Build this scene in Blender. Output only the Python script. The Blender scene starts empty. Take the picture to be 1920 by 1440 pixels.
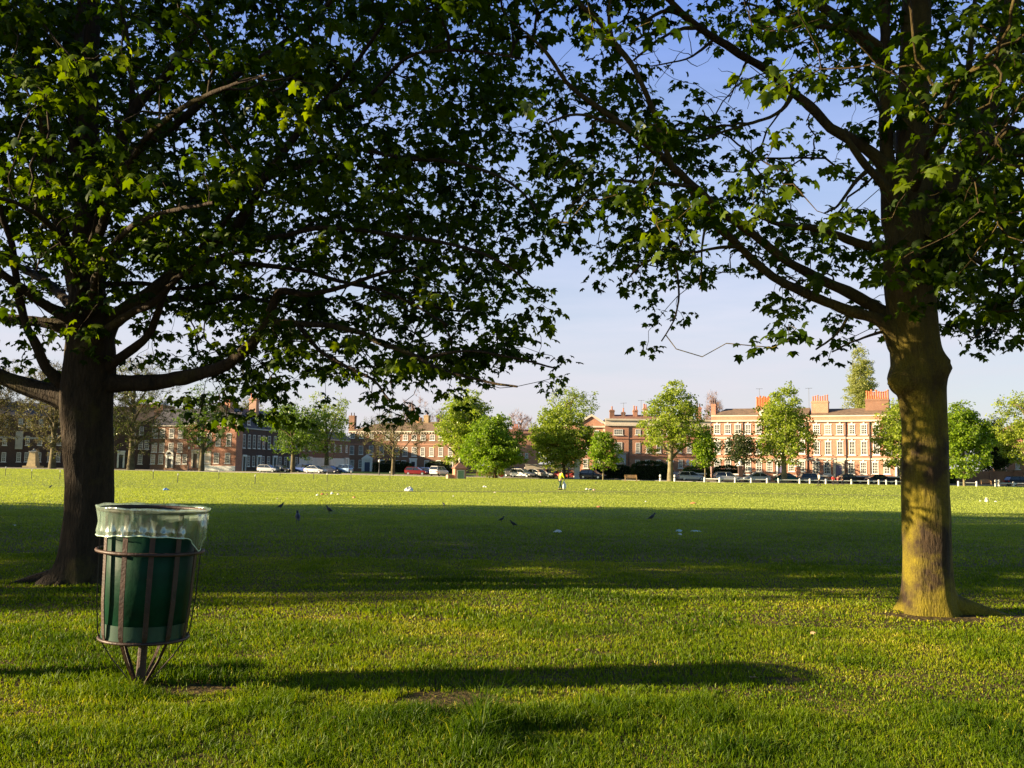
import bpy, math, random
import numpy as np
from mathutils import Vector, Matrix
random.seed(7)
RNG = np.random.default_rng(11)
PI = math.pi
SC = bpy.context.scene
COL = SC.collection

# ------------------------------------------------------------------ camera
FPX = 1730.0
PITCH = math.radians(5.1)
ROLL = math.radians(0.85)
CAM = np.array([0.0, 0.0, 1.5])
Fv = np.array([0, math.cos(PITCH), math.sin(PITCH)])
R0 = np.array([1.0, 0, 0])
U0 = np.array([0, -math.sin(PITCH), math.cos(PITCH)])
Rv = R0 * math.cos(ROLL) + U0 * math.sin(ROLL)
Uv = -R0 * math.sin(ROLL) + U0 * math.cos(ROLL)

def P(px, py, d):
    return CAM + d * (Fv + (px - 960) / FPX * Rv + (720 - py) / FPX * Uv)

def proj(p):
    q = np.asarray(p) - CAM
    d = q @ Fv
    return 960 + FPX * (q @ Rv) / d, 720 - FPX * (q @ Uv) / d, d

def terr(y):
    t = np.clip((np.asarray(y, float) - 12) / 48, 0, 1)
    return -0.4 * t * t * (3 - 2 * t)

def G(px, py):
    """ground point seen at a pixel"""
    lo, hi = 2.0, 700.0
    for _ in range(50):
        m = (lo + hi) / 2
        p = P(px, py, m)
        if p[2] > terr(p[1]): lo = m
        else: hi = m
    p = P(px, py, lo)
    return np.array([p[0], p[1], float(terr(p[1]))])

def GD(px, d):
    """ground point below pixel column px at depth d"""
    p = P(px, 874, d)
    return np.array([p[0], p[1], float(terr(p[1]))])

cd = bpy.data.cameras.new("camera")
cam = bpy.data.objects.new("camera", cd)
COL.objects.link(cam)
cd.sensor_width = 36.0
cd.lens = 36.0 * FPX / 1920
cd.clip_end = 3000
M = Matrix.Identity(4)
for i, v in enumerate((Rv, Uv, -Fv, CAM)):
    for j in range(3): M[j][i] = v[j]
cam.matrix_world = M
SC.camera = cam

# ------------------------------------------------------------------ helpers
def tag(o, label=None, cat=None, group=None, kind=None):
    if label: o['label'] = label
    if cat: o['category'] = cat
    if group: o['group'] = group
    if kind: o['kind'] = kind
    return o

def empty(name, loc, label, cat, group=None, rz=0):
    o = bpy.data.objects.new(name, None)
    COL.objects.link(o)
    o.location = tuple(float(c) for c in loc)
    o.rotation_euler = (0, 0, rz)
    return tag(o, label, cat, group)

def link(name, me, parent=None, loc=None):
    o = bpy.data.objects.new(name, me)
    COL.objects.link(o)
    if parent: o.parent = parent
    if loc is not None: o.location = tuple(float(c) for c in loc)
    return o

def mesh_np(name, V, F, mat=None, smooth=False, attr=None):
    """V (n,3), F list of arrays each (k,m) with the same m"""
    me = bpy.data.meshes.new(name)
    V = np.asarray(V, np.float32)
    Fs = [np.asarray(f, np.int32) for f in (F if isinstance(F, list) else [F]) if len(f)]
    nl = sum(f.size for f in Fs); nf = sum(len(f) for f in Fs)
    me.vertices.add(len(V)); me.vertices.foreach_set('co', V.ravel())
    me.loops.add(nl); me.polygons.add(nf)
    me.loops.foreach_set('vertex_index', np.concatenate([f.ravel() for f in Fs]))
    st = []; k = 0
    for f in Fs:
        st.append(np.arange(len(f), dtype=np.int32) * f.shape[1] + k); k += f.size
    me.polygons.foreach_set('loop_start', np.concatenate(st))
    if smooth: me.polygons.foreach_set('use_smooth', np.ones(nf, bool))
    me.update(calc_edges=True)
    if attr is not None:
        a = me.attributes.new('v', 'FLOAT', 'POINT')
        a.data.foreach_set('value', np.asarray(attr, np.float32))
    if mat: me.materials.append(mat)
    return me

class MB:
    def __init__(s): s.v = []; s.f = []
    def add(s, V, F):
        k = len(s.v); s.v.extend([tuple(map(float, p)) for p in V]); s.f.extend([tuple(int(i) + k for i in q) for q in F]); return s
    def box(s, x0, x1, y0, y1, z0, z1, bev=0):
        V = [(x, y, z) for z in (z0, z1) for y in (y0, y1) for x in (x0, x1)]
        return s.add(V, [(0, 2, 3, 1), (4, 5, 7, 6), (0, 1, 5, 4), (2, 6, 7, 3), (0, 4, 6, 2), (1, 3, 7, 5)])
    def lathe(s, prof, n=12, c=(0, 0, 0), caps=True):
        V = []; Fc = []
        for r, z in prof:
            for i in range(n):
                a = 2 * PI * i / n
                V.append((c[0] + r * math.cos(a), c[1] + r * math.sin(a), c[2] + z))
        for j in range(len(prof) - 1):
            for i in range(n):
                Fc.append((j * n + i, j * n + (i + 1) % n, (j + 1) * n + (i + 1) % n, (j + 1) * n + i))
        if caps:
            Fc.append(tuple(range(n - 1, -1, -1))); m = (len(prof) - 1) * n
            Fc.append(tuple(range(m, m + n)))
        return s.add(V, Fc)
    def tube(s, pts, rad, n=6, caps=True):
        V, Fq = tube(pts, rad, n)
        Fc = [tuple(q) for q in Fq]
        if caps:
            Fc.append(tuple(range(n - 1, -1, -1))); m = len(V) - n
            Fc.append(tuple(range(m, m + n)))
        return s.add(V, Fc)
    def mesh(s, name, mat, smooth=False):
        me = bpy.data.meshes.new(name)
        me.from_pydata(s.v, [], s.f); me.update()
        if mat: me.materials.append(mat)
        if smooth: me.polygons.foreach_set('use_smooth', [True] * len(me.polygons))
        return me
    def build(s, name, mat, parent=None, smooth=False, loc=None):
        return link(name, s.mesh(name, mat, smooth), parent, loc)

def tube(pts, rad, n=6, jit=0.0):
    pts = np.asarray(pts, float); m = len(pts)
    rad = np.broadcast_to(np.asarray(rad, float), (m,))
    t = np.gradient(pts, axis=0); t /= np.linalg.norm(t, axis=1)[:, None] + 1e-9
    a = np.array([0, 0, 1.0]) if abs(t[0][2]) < .9 else np.array([1.0, 0, 0])
    u = np.cross(t[0], a); u /= np.linalg.norm(u)
    V = np.empty((m, n, 3))
    ang = np.arange(n) * 2 * PI / n
    ca, sa = np.cos(ang)[:, None], np.sin(ang)[:, None]
    for i in range(m):
        u = u - t[i] * (u @ t[i]); u /= np.linalg.norm(u) + 1e-9
        w = np.cross(t[i], u)
        rr = rad[i] * (1 + (RNG.uniform(-jit, jit, (n, 1)) if jit else 0))
        V[i] = pts[i] + (ca * u + sa * w) * rr
    j = np.arange(m - 1)[:, None] * n; i = np.arange(n)[None, :]; k = (i + 1) % n
    Fq = np.stack([j + i, j + k, j + n + k, j + n + i], -1).reshape(-1, 4)
    return V.reshape(-1, 3), Fq

def smooth_path(pts, rad, step):
    """Catmull-Rom resample of a polyline with radii"""
    pts = np.asarray(pts, float); rad = np.asarray(rad, float)
    a = np.column_stack([pts, rad]); a = np.vstack([2 * a[0] - a[1], a, 2 * a[-1] - a[-2]])
    out = []
    for i in range(1, len(a) - 2):
        p0, p1, p2, p3 = a[i - 1:i + 3]
        k = max(1, int(np.linalg.norm(p2[:3] - p1[:3]) / step))
        for t in np.arange(k) / k:
            out.append(.5 * ((2 * p1) + (p2 - p0) * t + (2 * p0 - 5 * p1 + 4 * p2 - p3) * t * t + (3 * p1 - p0 - 3 * p2 + p3) * t ** 3))
    out.append(a[-2]); out = np.array(out)
    return out[:, :3], np.maximum(out[:, 3], .004)

_H = RNG.random((256, 256))
def vnoise(x, y, s=1.0):
    x = np.asarray(x) / s + 50.3; y = np.asarray(y) / s + 91.7
    i = np.floor(x).astype(int); j = np.floor(y).astype(int)
    fx = x - i; fy = y - j; fx = fx * fx * (3 - 2 * fx); fy = fy * fy * (3 - 2 * fy)
    h = lambda a, b: _H[a % 256, b % 256]
    return (h(i, j) * (1 - fx) + h(i + 1, j) * fx) * (1 - fy) + (h(i, j + 1) * (1 - fx) + h(i + 1, j + 1) * fx) * fy

# ------------------------------------------------------------------ materials
def newmat(name):
    m = bpy.data.materials.new(name); m.use_nodes = True
    nt = m.node_tree; nt.nodes.clear()
    return m, nt
def N(nt, t, **kw):
    n = nt.nodes.new(t)
    for k, v in kw.items():
        if k in n.inputs: n.inputs[k].default_value = v
        else: setattr(n, k, v)
    return n
def ramp(nt, stops):
    r = nt.nodes.new('ShaderNodeValToRGB'); e = r.color_ramp.elements
    while len(e) > 1: e.remove(e[-1])
    e[0].position = stops[0][0]; e[0].color = (*stops[0][1], 1)
    for p, c in stops[1:]:
        q = e.new(p); q.color = (*c, 1)
    return r

def mat(name, col, rough=.6, metal=0, var=.15, scale=3.0, bump=0.0, bscale=40.0, spec=.5, col2=None, stretch=None):
    m, nt = newmat(name); L = nt.links
    out = N(nt, 'ShaderNodeOutputMaterial'); b = N(nt, 'ShaderNodeBsdfPrincipled')
    b.inputs['Roughness'].default_value = rough; b.inputs['Metallic'].default_value = metal
    b.inputs['Specular IOR Level'].default_value = spec
    tc = N(nt, 'ShaderNodeTexCoord'); mp = N(nt, 'ShaderNodeMapping')
    if stretch: mp.inputs['Scale'].default_value = stretch
    L.new(tc.outputs['Object'], mp.inputs['Vector'])
    nz = N(nt, 'ShaderNodeTexNoise', Scale=scale, Detail=5.0, Roughness=.6)
    L.new(mp.outputs[0], nz.inputs['Vector'])
    c2 = col2 or tuple(c * (1 - var * 2) for c in col)
    c1 = col if col2 else tuple(min(1, c * (1 + var)) for c in col)
    r = ramp(nt, [(.3, c2), (.7, c1)])
    L.new(nz.outputs['Fac'], r.inputs[0]); L.new(r.outputs[0], b.inputs['Base Color'])
    if bump:
        n2 = N(nt, 'ShaderNodeTexNoise', Scale=bscale, Detail=4.0); L.new(mp.outputs[0], n2.inputs['Vector'])
        bp = N(nt, 'ShaderNodeBump', Strength=bump, Distance=.02); L.new(n2.outputs['Fac'], bp.inputs['Height'])
        L.new(bp.outputs[0], b.inputs['Normal'])
    L.new(b.outputs[0], out.inputs[0])
    return m

def mat_leaf(name, stops, trans=.45, gloss=.12, rough=.45, tint=(1.0, 1.15, .35)):
    """leaves and grass: diffuse + light passing through, colour by the 'v' attribute"""
    m, nt = newmat(name); L = nt.links
    out = N(nt, 'ShaderNodeOutputMaterial')
    at = N(nt, 'ShaderNodeAttribute', attribute_name='v')
    r = ramp(nt, stops); L.new(at.outputs['Fac'], r.inputs[0])
    d = N(nt, 'ShaderNodeBsdfDiffuse'); t = N(nt, 'ShaderNodeBsdfTranslucent'); g = N(nt, 'ShaderNodeBsdfGlossy', Roughness=rough)
    g.inputs['Color'].default_value = (.9, .95, .85, 1)
    L.new(r.outputs[0], d.inputs['Color'])
    mx = N(nt, 'ShaderNodeMix', data_type='RGBA', blend_type='MULTIPLY'); mx.inputs[0].default_value = 1
    L.new(r.outputs[0], mx.inputs[6]); mx.inputs[7].default_value = (*[c * 1.6 for c in tint], 1)
    L.new(mx.outputs[2], t.inputs['Color'])
    a = N(nt, 'ShaderNodeMixShader', Fac=trans); L.new(d.outputs[0], a.inputs[1]); L.new(t.outputs[0], a.inputs[2])
    fr = N(nt, 'ShaderNodeFresnel', IOR=1.4); ml = N(nt, 'ShaderNodeMath', operation='MULTIPLY'); ml.inputs[1].default_value = gloss * 5
    L.new(fr.outputs[0], ml.inputs[0])
    c = N(nt, 'ShaderNodeMixShader'); L.new(ml.outputs[0], c.inputs[0]); L.new(a.outputs[0], c.inputs[1]); L.new(g.outputs[0], c.inputs[2])
    L.new(c.outputs[0], out.inputs[0])
    return m

def mat_bark(name, dark, light, moss, mossamt=.5, low=False):
    m, nt = newmat(name); L = nt.links
    out = N(nt, 'ShaderNodeOutputMaterial'); b = N(nt, 'ShaderNodeBsdfPrincipled'); b.inputs['Roughness'].default_value = .85
    b.inputs['Specular IOR Level'].default_value = .25
    tc = N(nt, 'ShaderNodeTexCoord'); mp = N(nt, 'ShaderNodeMapping'); mp.inputs['Scale'].default_value = (1, 1, .22)
    L.new(tc.outputs['Object'], mp.inputs['Vector'])
    n1 = N(nt, 'ShaderNodeTexNoise', Scale=18.0, Detail=10.0, Roughness=.72); L.new(mp.outputs[0], n1.inputs['Vector'])
    r = ramp(nt, [(.3, dark), (.65, light)]); L.new(n1.outputs['Fac'], r.inputs[0])
    n2 = N(nt, 'ShaderNodeTexNoise', Scale=1.7, Detail=6.0, Roughness=.6); L.new(tc.outputs['Object'], n2.inputs['Vector'])
    r2 = ramp(nt, [(.62 - .3 * mossamt, (0, 0, 0)), (.78 - .3 * mossamt, (1, 1, 1))]); L.new(n2.outputs['Fac'], r2.inputs[0])
    mx = N(nt, 'ShaderNodeMix', data_type='RGBA'); L.new(r.outputs[0], mx.inputs[6])
    if low:     # algae thins with height; also darkens the upper trunk's colour for its shade
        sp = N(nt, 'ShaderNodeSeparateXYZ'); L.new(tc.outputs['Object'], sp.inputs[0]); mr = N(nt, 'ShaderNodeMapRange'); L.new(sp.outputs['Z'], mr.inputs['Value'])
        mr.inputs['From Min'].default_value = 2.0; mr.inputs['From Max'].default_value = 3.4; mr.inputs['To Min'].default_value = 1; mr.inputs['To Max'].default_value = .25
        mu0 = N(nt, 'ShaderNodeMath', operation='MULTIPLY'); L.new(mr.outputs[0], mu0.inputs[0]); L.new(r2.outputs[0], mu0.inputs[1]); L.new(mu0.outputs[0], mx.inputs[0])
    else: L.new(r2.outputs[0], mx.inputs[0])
    n4 = N(nt, 'ShaderNodeTexNoise', Scale=60.0, Detail=3.0); L.new(tc.outputs['Object'], n4.inputs['Vector'])
    r4 = ramp(nt, [(.3, tuple(c * .6 for c in moss)), (.7, moss)]); L.new(n4.outputs['Fac'], r4.inputs[0])
    L.new(r4.outputs[0], mx.inputs[7]); L.new(mx.outputs[2], b.inputs['Base Color'])
    v = N(nt, 'ShaderNodeTexVoronoi', Scale=26.0, feature='DISTANCE_TO_EDGE')
    mp2 = N(nt, 'ShaderNodeMapping'); mp2.inputs['Scale'].default_value = (1, 1, .3); L.new(tc.outputs['Object'], mp2.inputs['Vector']); L.new(mp2.outputs[0], v.inputs['Vector'])
    ad = N(nt, 'ShaderNodeMath', operation='ADD'); mu = N(nt, 'ShaderNodeMath', operation='MULTIPLY'); mu.inputs[1].default_value = .6
    L.new(v.outputs['Distance'], mu.inputs[0]); L.new(mu.outputs[0], ad.inputs[0]); L.new(n1.outputs['Fac'], ad.inputs[1])
    bp = N(nt, 'ShaderNodeBump', Strength=1.0, Distance=.035); L.new(ad.outputs[0], bp.inputs['Height'])
    L.new(bp.outputs[0], b.inputs['Normal']); L.new(b.outputs[0], out.inputs[0])
    return m

def mat_brick(name, c1, c2, mortar, scale=1.0):
    m, nt = newmat(name); L = nt.links
    out = N(nt, 'ShaderNodeOutputMaterial'); b = N(nt, 'ShaderNodeBsdfPrincipled'); b.inputs['Roughness'].default_value = .85
    tc = N(nt, 'ShaderNodeTexCoord'); mp = N(nt, 'ShaderNodeMapping'); mp.inputs['Rotation'].default_value = (PI / 2, 0, 0)
    L.new(tc.outputs['Object'], mp.inputs['Vector'])
    br = N(nt, 'ShaderNodeTexBrick'); br.inputs['Scale'].default_value = 4.4 * scale
    br.inputs['Mortar Size'].default_value = .02
    br.inputs['Color1'].default_value = (*c1, 1); br.inputs['Color2'].default_value = (*c2, 1); br.inputs['Mortar'].default_value = (*mortar, 1)
    L.new(mp.outputs[0], br.inputs['Vector'])
    nz = N(nt, 'ShaderNodeTexNoise', Scale=.6, Detail=6.0, Roughness=.7); L.new(tc.outputs['Object'], nz.inputs['Vector'])
    r = ramp(nt, [(.3, (.72, .7, .68)), (.7, (1.08, 1.06, 1.0))]); L.new(nz.outputs['Fac'], r.inputs[0])
    mx = N(nt, 'ShaderNodeMix', data_type='RGBA', blend_type='MULTIPLY'); mx.inputs[0].default_value = 1
    L.new(br.outputs['Color'], mx.inputs[6]); L.new(r.outputs[0], mx.inputs[7]); L.new(mx.outputs[2], b.inputs['Base Color'])
    L.new(b.outputs[0], out.inputs[0])
    return m

MT = {}
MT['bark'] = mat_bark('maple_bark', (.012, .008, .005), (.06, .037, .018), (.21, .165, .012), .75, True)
MT['bark2'] = mat_bark('maple_bark_brown', (.012, .008, .005), (.05, .032, .018), (.08, .062, .015), .3)
MT['bark_far'] = mat('far_bark', (.12, .095, .045), .9, var=.3, scale=1.5)
MT['bark_pale'] = mat('pale_bark', (.2, .165, .09), .9, var=.3, scale=1.2)
MT['twig_pink'] = mat('twig_pinkish', (.27, .17, .14), .9, var=.1)
MT['leaf'] = mat_leaf('maple_leaf', [(0, (.008, .02, .001)), (.5, (.032, .062, .002)), (.9, (.085, .13, .004)), (1, (.105, .145, .007))], .52, .006, .5, (1.3, 1.2, .12))
def lf(n, a, b, c, t=.4): MT[n] = mat_leaf(n, [(0, a), (.5, b), (1, c)], t, .04, .6)
lf('leaf_lime', (0.128, 0.170, 0.013), (0.221, 0.272, 0.021), (0.306, 0.340, 0.051))
lf('leaf_bright', (0.085, 0.145, 0.006), (0.153, 0.230, 0.008), (0.238, 0.306, 0.020))
lf('leaf_olive', (.06, .075, .015), (.1, .12, .022), (.16, .17, .04))
lf('leaf_dark', (.014, .03, .006), (.03, .05, .01), (.06, .08, .015))
lf('leaf_mid', (.05, .09, .01), (.09, .15, .014), (.16, .22, .025))
lf('leaf_brown', (.06, .045, .02), (.11, .09, .035), (.16, .14, .05))
lf('leaf_poplar', (.17, .18, .05), (.27, .28, .08), (.36, .35, .12))
NEARG = [(0, (.028, .062, .002)), (.35, (.078, .13, .003)), (.62, (.15, .2, .005)), (.85, (.22, .235, .009)), (.94, (.3, .27, .02)), (1, (.42, .37, .07))]
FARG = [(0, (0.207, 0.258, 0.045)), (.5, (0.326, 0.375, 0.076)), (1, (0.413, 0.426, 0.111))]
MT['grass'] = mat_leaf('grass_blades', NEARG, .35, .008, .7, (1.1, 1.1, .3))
# blend to a paler mown field, its colour also raised to stand for sunlight
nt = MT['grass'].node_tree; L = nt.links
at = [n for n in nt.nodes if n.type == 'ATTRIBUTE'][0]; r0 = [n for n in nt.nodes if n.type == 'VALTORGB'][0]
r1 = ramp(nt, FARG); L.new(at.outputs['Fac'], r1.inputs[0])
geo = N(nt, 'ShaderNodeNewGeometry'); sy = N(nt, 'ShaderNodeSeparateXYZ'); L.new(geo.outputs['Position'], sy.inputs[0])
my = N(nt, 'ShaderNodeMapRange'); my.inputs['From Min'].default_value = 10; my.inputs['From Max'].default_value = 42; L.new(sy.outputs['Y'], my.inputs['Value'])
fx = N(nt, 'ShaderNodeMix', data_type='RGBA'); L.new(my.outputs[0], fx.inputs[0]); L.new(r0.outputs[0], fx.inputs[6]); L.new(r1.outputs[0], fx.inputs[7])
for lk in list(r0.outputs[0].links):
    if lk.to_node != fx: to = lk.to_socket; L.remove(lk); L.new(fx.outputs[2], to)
# ------------------------------------------------------------------ light and sky
SUN_EL = math.radians(14.9)
SUN_AZ = math.radians(261.4)          # clockwise from +Y
S = Vector((math.sin(SUN_AZ) * math.cos(SUN_EL), math.cos(SUN_AZ) * math.cos(SUN_EL), math.sin(SUN_EL)))
sl = bpy.data.lights.new('sun', 'SUN'); sun = bpy.data.objects.new('sun', sl); COL.objects.link(sun)
sl.energy = 5.0; sl.angle = math.radians(.5); sl.color = (1.0, .8, .5)
sun.rotation_euler = S.to_track_quat('Z', 'Y').to_euler()
w = bpy.data.worlds.new("World"); SC.world = w; w.use_nodes = True
nt = w.node_tree; nt.nodes.clear(); L = nt.links
wo = N(nt, 'ShaderNodeOutputWorld'); bg = N(nt, 'ShaderNodeBackground', Strength=.05)
sky = N(nt, 'ShaderNodeTexSky'); sky.sky_type = 'NISHITA'; sky.sun_disc = False
sky.sun_elevation = SUN_EL; sky.sun_rotation = SUN_AZ; sky.air_density = 1.0; sky.dust_density = .3; sky.ozone_density = 3.0
# pale gradient and cloud streaks added on the view side only; ambient stays dim
tc = N(nt, 'ShaderNodeTexCoord'); mp = N(nt, 'ShaderNodeMapping'); mp.inputs['Scale'].default_value = (1.3, 1, 9)
nz = N(nt, 'ShaderNodeTexNoise', Scale=2.2, Detail=6.0, Roughness=.55)
L.new(tc.outputs['Generated'], mp.inputs[0]); L.new(mp.outputs[0], nz.inputs['Vector'])
sx = N(nt, 'ShaderNodeSeparateXYZ'); L.new(tc.outputs['Generated'], sx.inputs[0])
rz = ramp(nt, [(0, (4.7, 4.28, 4.37)), (0.07, (4.49, 4.41, 4.7)), (0.16, (4.2, 4.41, 5.21)), (0.28, (2.94, 3.65, 5.46)), (0.46, (1.18, 2.02, 4.79)), (1, (0.28, 0.63, 2.18))]); L.new(sx.outputs['Z'], rz.inputs[0])
rn = ramp(nt, [(.38, (.74, .74, .74)), (.62, (1, 1, 1))]); L.new(nz.outputs['Fac'], rn.inputs[0])
mr = N(nt, 'ShaderNodeMapRange'); mr.inputs['From Min'].default_value = .3; mr.inputs['From Max'].default_value = .8; L.new(sx.outputs['Y'], mr.inputs['Value'])
mm = N(nt, 'ShaderNodeMath', operation='MULTIPLY'); L.new(mr.outputs[0], mm.inputs[0]); L.new(rn.outputs[0], mm.inputs[1])
mx = N(nt, 'ShaderNodeMix', data_type='RGBA'); L.new(mm.outputs[0], mx.inputs[0]); L.new(sky.outputs[0], mx.inputs[6]); L.new(rz.outputs[0], mx.inputs[7])
L.new(mx.outputs[2], bg.inputs['Color']); L.new(bg.outputs[0], wo.inputs[0])
SC.view_settings.view_transform = 'Standard'; SC.view_settings.look = 'None'
SC.view_settings.exposure = 1.82; SC.view_settings.gamma = 1
SC.cycles.max_bounces = 6; SC.cycles.diffuse_bounces = 3; SC.cycles.transparent_max_bounces = 8
SC.cycles.use_denoising = True
SC.render.film_transparent = False

# ------------------------------------------------------------------ ground
def edge_depth(px):   # depth of the far edge of the lawn
    return np.interp(px, [-900, 0, 300, 500, 800, 1052, 1340, 1920, 2800], [190, 185, 180, 170, 156, 150, 136, 139, 142])
m, nt = newmat('lawn'); L = nt.links
out = N(nt, 'ShaderNodeOutputMaterial'); b = N(nt, 'ShaderNodeBsdfPrincipled', Roughness=.95); b.inputs['Specular IOR Level'].default_value = .1
tc = N(nt, 'ShaderNodeTexCoord')
n1 = N(nt, 'ShaderNodeTexNoise', Scale=.9, Detail=8.0, Roughness=.7); L.new(tc.outputs['Object'], n1.inputs['Vector'])
r1 = ramp(nt, [(.3, (.05, .04, .015)), (.5, (.09, .065, .028)), (.68, (.15, .1, .05)), (.8, (.2, .14, .07))]); L.new(n1.outputs['Fac'], r1.inputs[0])
n3 = N(nt, 'ShaderNodeTexNoise', Scale=18.0, Detail=6.0); L.new(tc.outputs['Object'], n3.inputs['Vector'])
r3 = ramp(nt, [(.35, (.6, .6, .6)), (.65, (1.3, 1.3, 1.2))]); L.new(n3.outputs['Fac'], r3.inputs[0])
mx = N(nt, 'ShaderNodeMix', data_type='RGBA', blend_type='MULTIPLY'); mx.inputs[0].default_value = 1
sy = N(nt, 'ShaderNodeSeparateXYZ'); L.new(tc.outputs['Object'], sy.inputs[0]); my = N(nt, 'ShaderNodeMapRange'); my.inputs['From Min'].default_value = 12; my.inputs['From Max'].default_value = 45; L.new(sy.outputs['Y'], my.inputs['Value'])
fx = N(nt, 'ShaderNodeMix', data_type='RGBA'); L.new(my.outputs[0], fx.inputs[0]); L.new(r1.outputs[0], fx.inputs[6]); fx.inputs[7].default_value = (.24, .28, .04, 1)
L.new(fx.outputs[2], mx.inputs[6]); L.new(r3.outputs[0], mx.inputs[7]); L.new(mx.outputs[2], b.inputs['Base Color'])
bp = N(nt, 'ShaderNodeBump', Strength=.8, Distance=.05); L.new(n3.outputs['Fac'], bp.inputs['Height']); L.new(bp.outputs[0], b.inputs['Normal'])
L.new(b.outputs[0], out.inputs[0]); MT['lawn'] = m
xs = np.concatenate([[-1500, -600, -300], np.arange(-150, 151, 10), [300, 600, 1500]])
ys = np.concatenate([[-300, -60, -10], np.arange(0, 70, 1.5), np.arange(72, 200, 10), [260, 400, 800, 1800]])
X, Y = np.meshgrid(xs, ys); Z = terr(Y)
V = np.stack([X, Y, Z], -1).reshape(-1, 3); nx = len(xs)
j, i = np.meshgrid(np.arange(len(ys) - 1), np.arange(nx - 1), indexing='ij'); q = (j * nx + i).ravel()
tag(link('ground', mesh_np('ground', V, np.stack([q, q + 1, q + nx + 1, q + nx], -1), MT['lawn'], True)), kind='structure')

MT['asphalt'] = mat('asphalt', (.055, .053, .05), .9, var=.2, scale=.5)
MT['paving'] = mat('paving', (.2, .17, .13), .9, var=.15, scale=1.2)
MT['kerb'] = mat('kerb_stone', (.3, .28, .25), .85)
def strip(name, off0, off1, z0, z1, m):
    pxs = np.linspace(-900, 2800, 60); A = []; B = []
    for px in pxs:
        d = edge_depth(px)
        A.append(GD(px, d + off0)); B.append(GD(px, d + off1))
    n = len(pxs); V = []
    for zz in (z0, z1):
        for Q in (A, B): V += [(p[0], p[1], p[2] + zz) for p in Q]
    F = []
    for k in range(n - 1):
        F += [(2 * n + k, 2 * n + k + 1, 3 * n + k + 1, 3 * n + k), (k, k + 1, 2 * n + k + 1, 2 * n + k), (n + k + 1, n + k, 3 * n + k, 3 * n + k + 1)]
    mb = MB(); mb.add(V, F); return tag(mb.build(name, m), kind='structure')
strip('kerb', 0, .25, -.1, .07, MT['kerb'])
strip('road', .25, 9.5, -.1, .02, MT['asphalt'])
strip('pavement', 9.5, 13, -.1, .13, MT['paving'])
# worn path across the lawn
pp = [G(x, y) for x, y in ((480, 921), (800, 921.5), (1300, 923), (1750, 931))]
V = [];
for p in pp: V += [(p[0], p[1] - .5, p[2] + .02), (p[0], p[1] + .5, p[2] + .02)]
mb = MB(); mb.add(V, [(2 * k, 2 * k + 2, 2 * k + 3, 2 * k + 1) for k in range(len(pp) - 1)]); tag(mb.build('worn_path', mat('worn_path', (.22, .2, .07), .95)), kind='structure')

# ------------------------------------------------------------------ grass
def blades(pts, h, wd, lean, val):
    n = len(pts); a = RNG.uniform(0, 2 * PI, n); la = RNG.uniform(0, 2 * PI, n)
    u = np.stack([np.cos(a), np.sin(a), np.zeros(n)], -1) * (wd / 2)[:, None]
    ld = np.stack([np.cos(la), np.sin(la), np.zeros(n)], -1) * (lean * h)[:, None]
    up = np.zeros((n, 3)); up[:, 2] = h
    V = np.stack([pts - u, pts + u, pts + u * .8 + ld * .3 + up * .55, pts - u * .8 + ld * .3 + up * .55, pts + ld + up * (1 - .25 * lean)[:, None]], 1)
    b = np.arange(n)[:, None] * 5
    return V.reshape(-1, 3), b + np.array([[0, 1, 2, 3]]), b + np.array([[3, 2, 4]]), np.repeat(val, 5)
patches = [(G(850, 1318), .38, .24), (G(915, 1320), .2, .09), (G(1130, 1225), .15, .07), (G(340, 1295), .35, .14), (G(1480, 1275), .15, .08),
           (G(1750, 1157), .5, .3), (G(150, 1088), .7, .35)]
bin_p = G(262, 1287)
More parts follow.
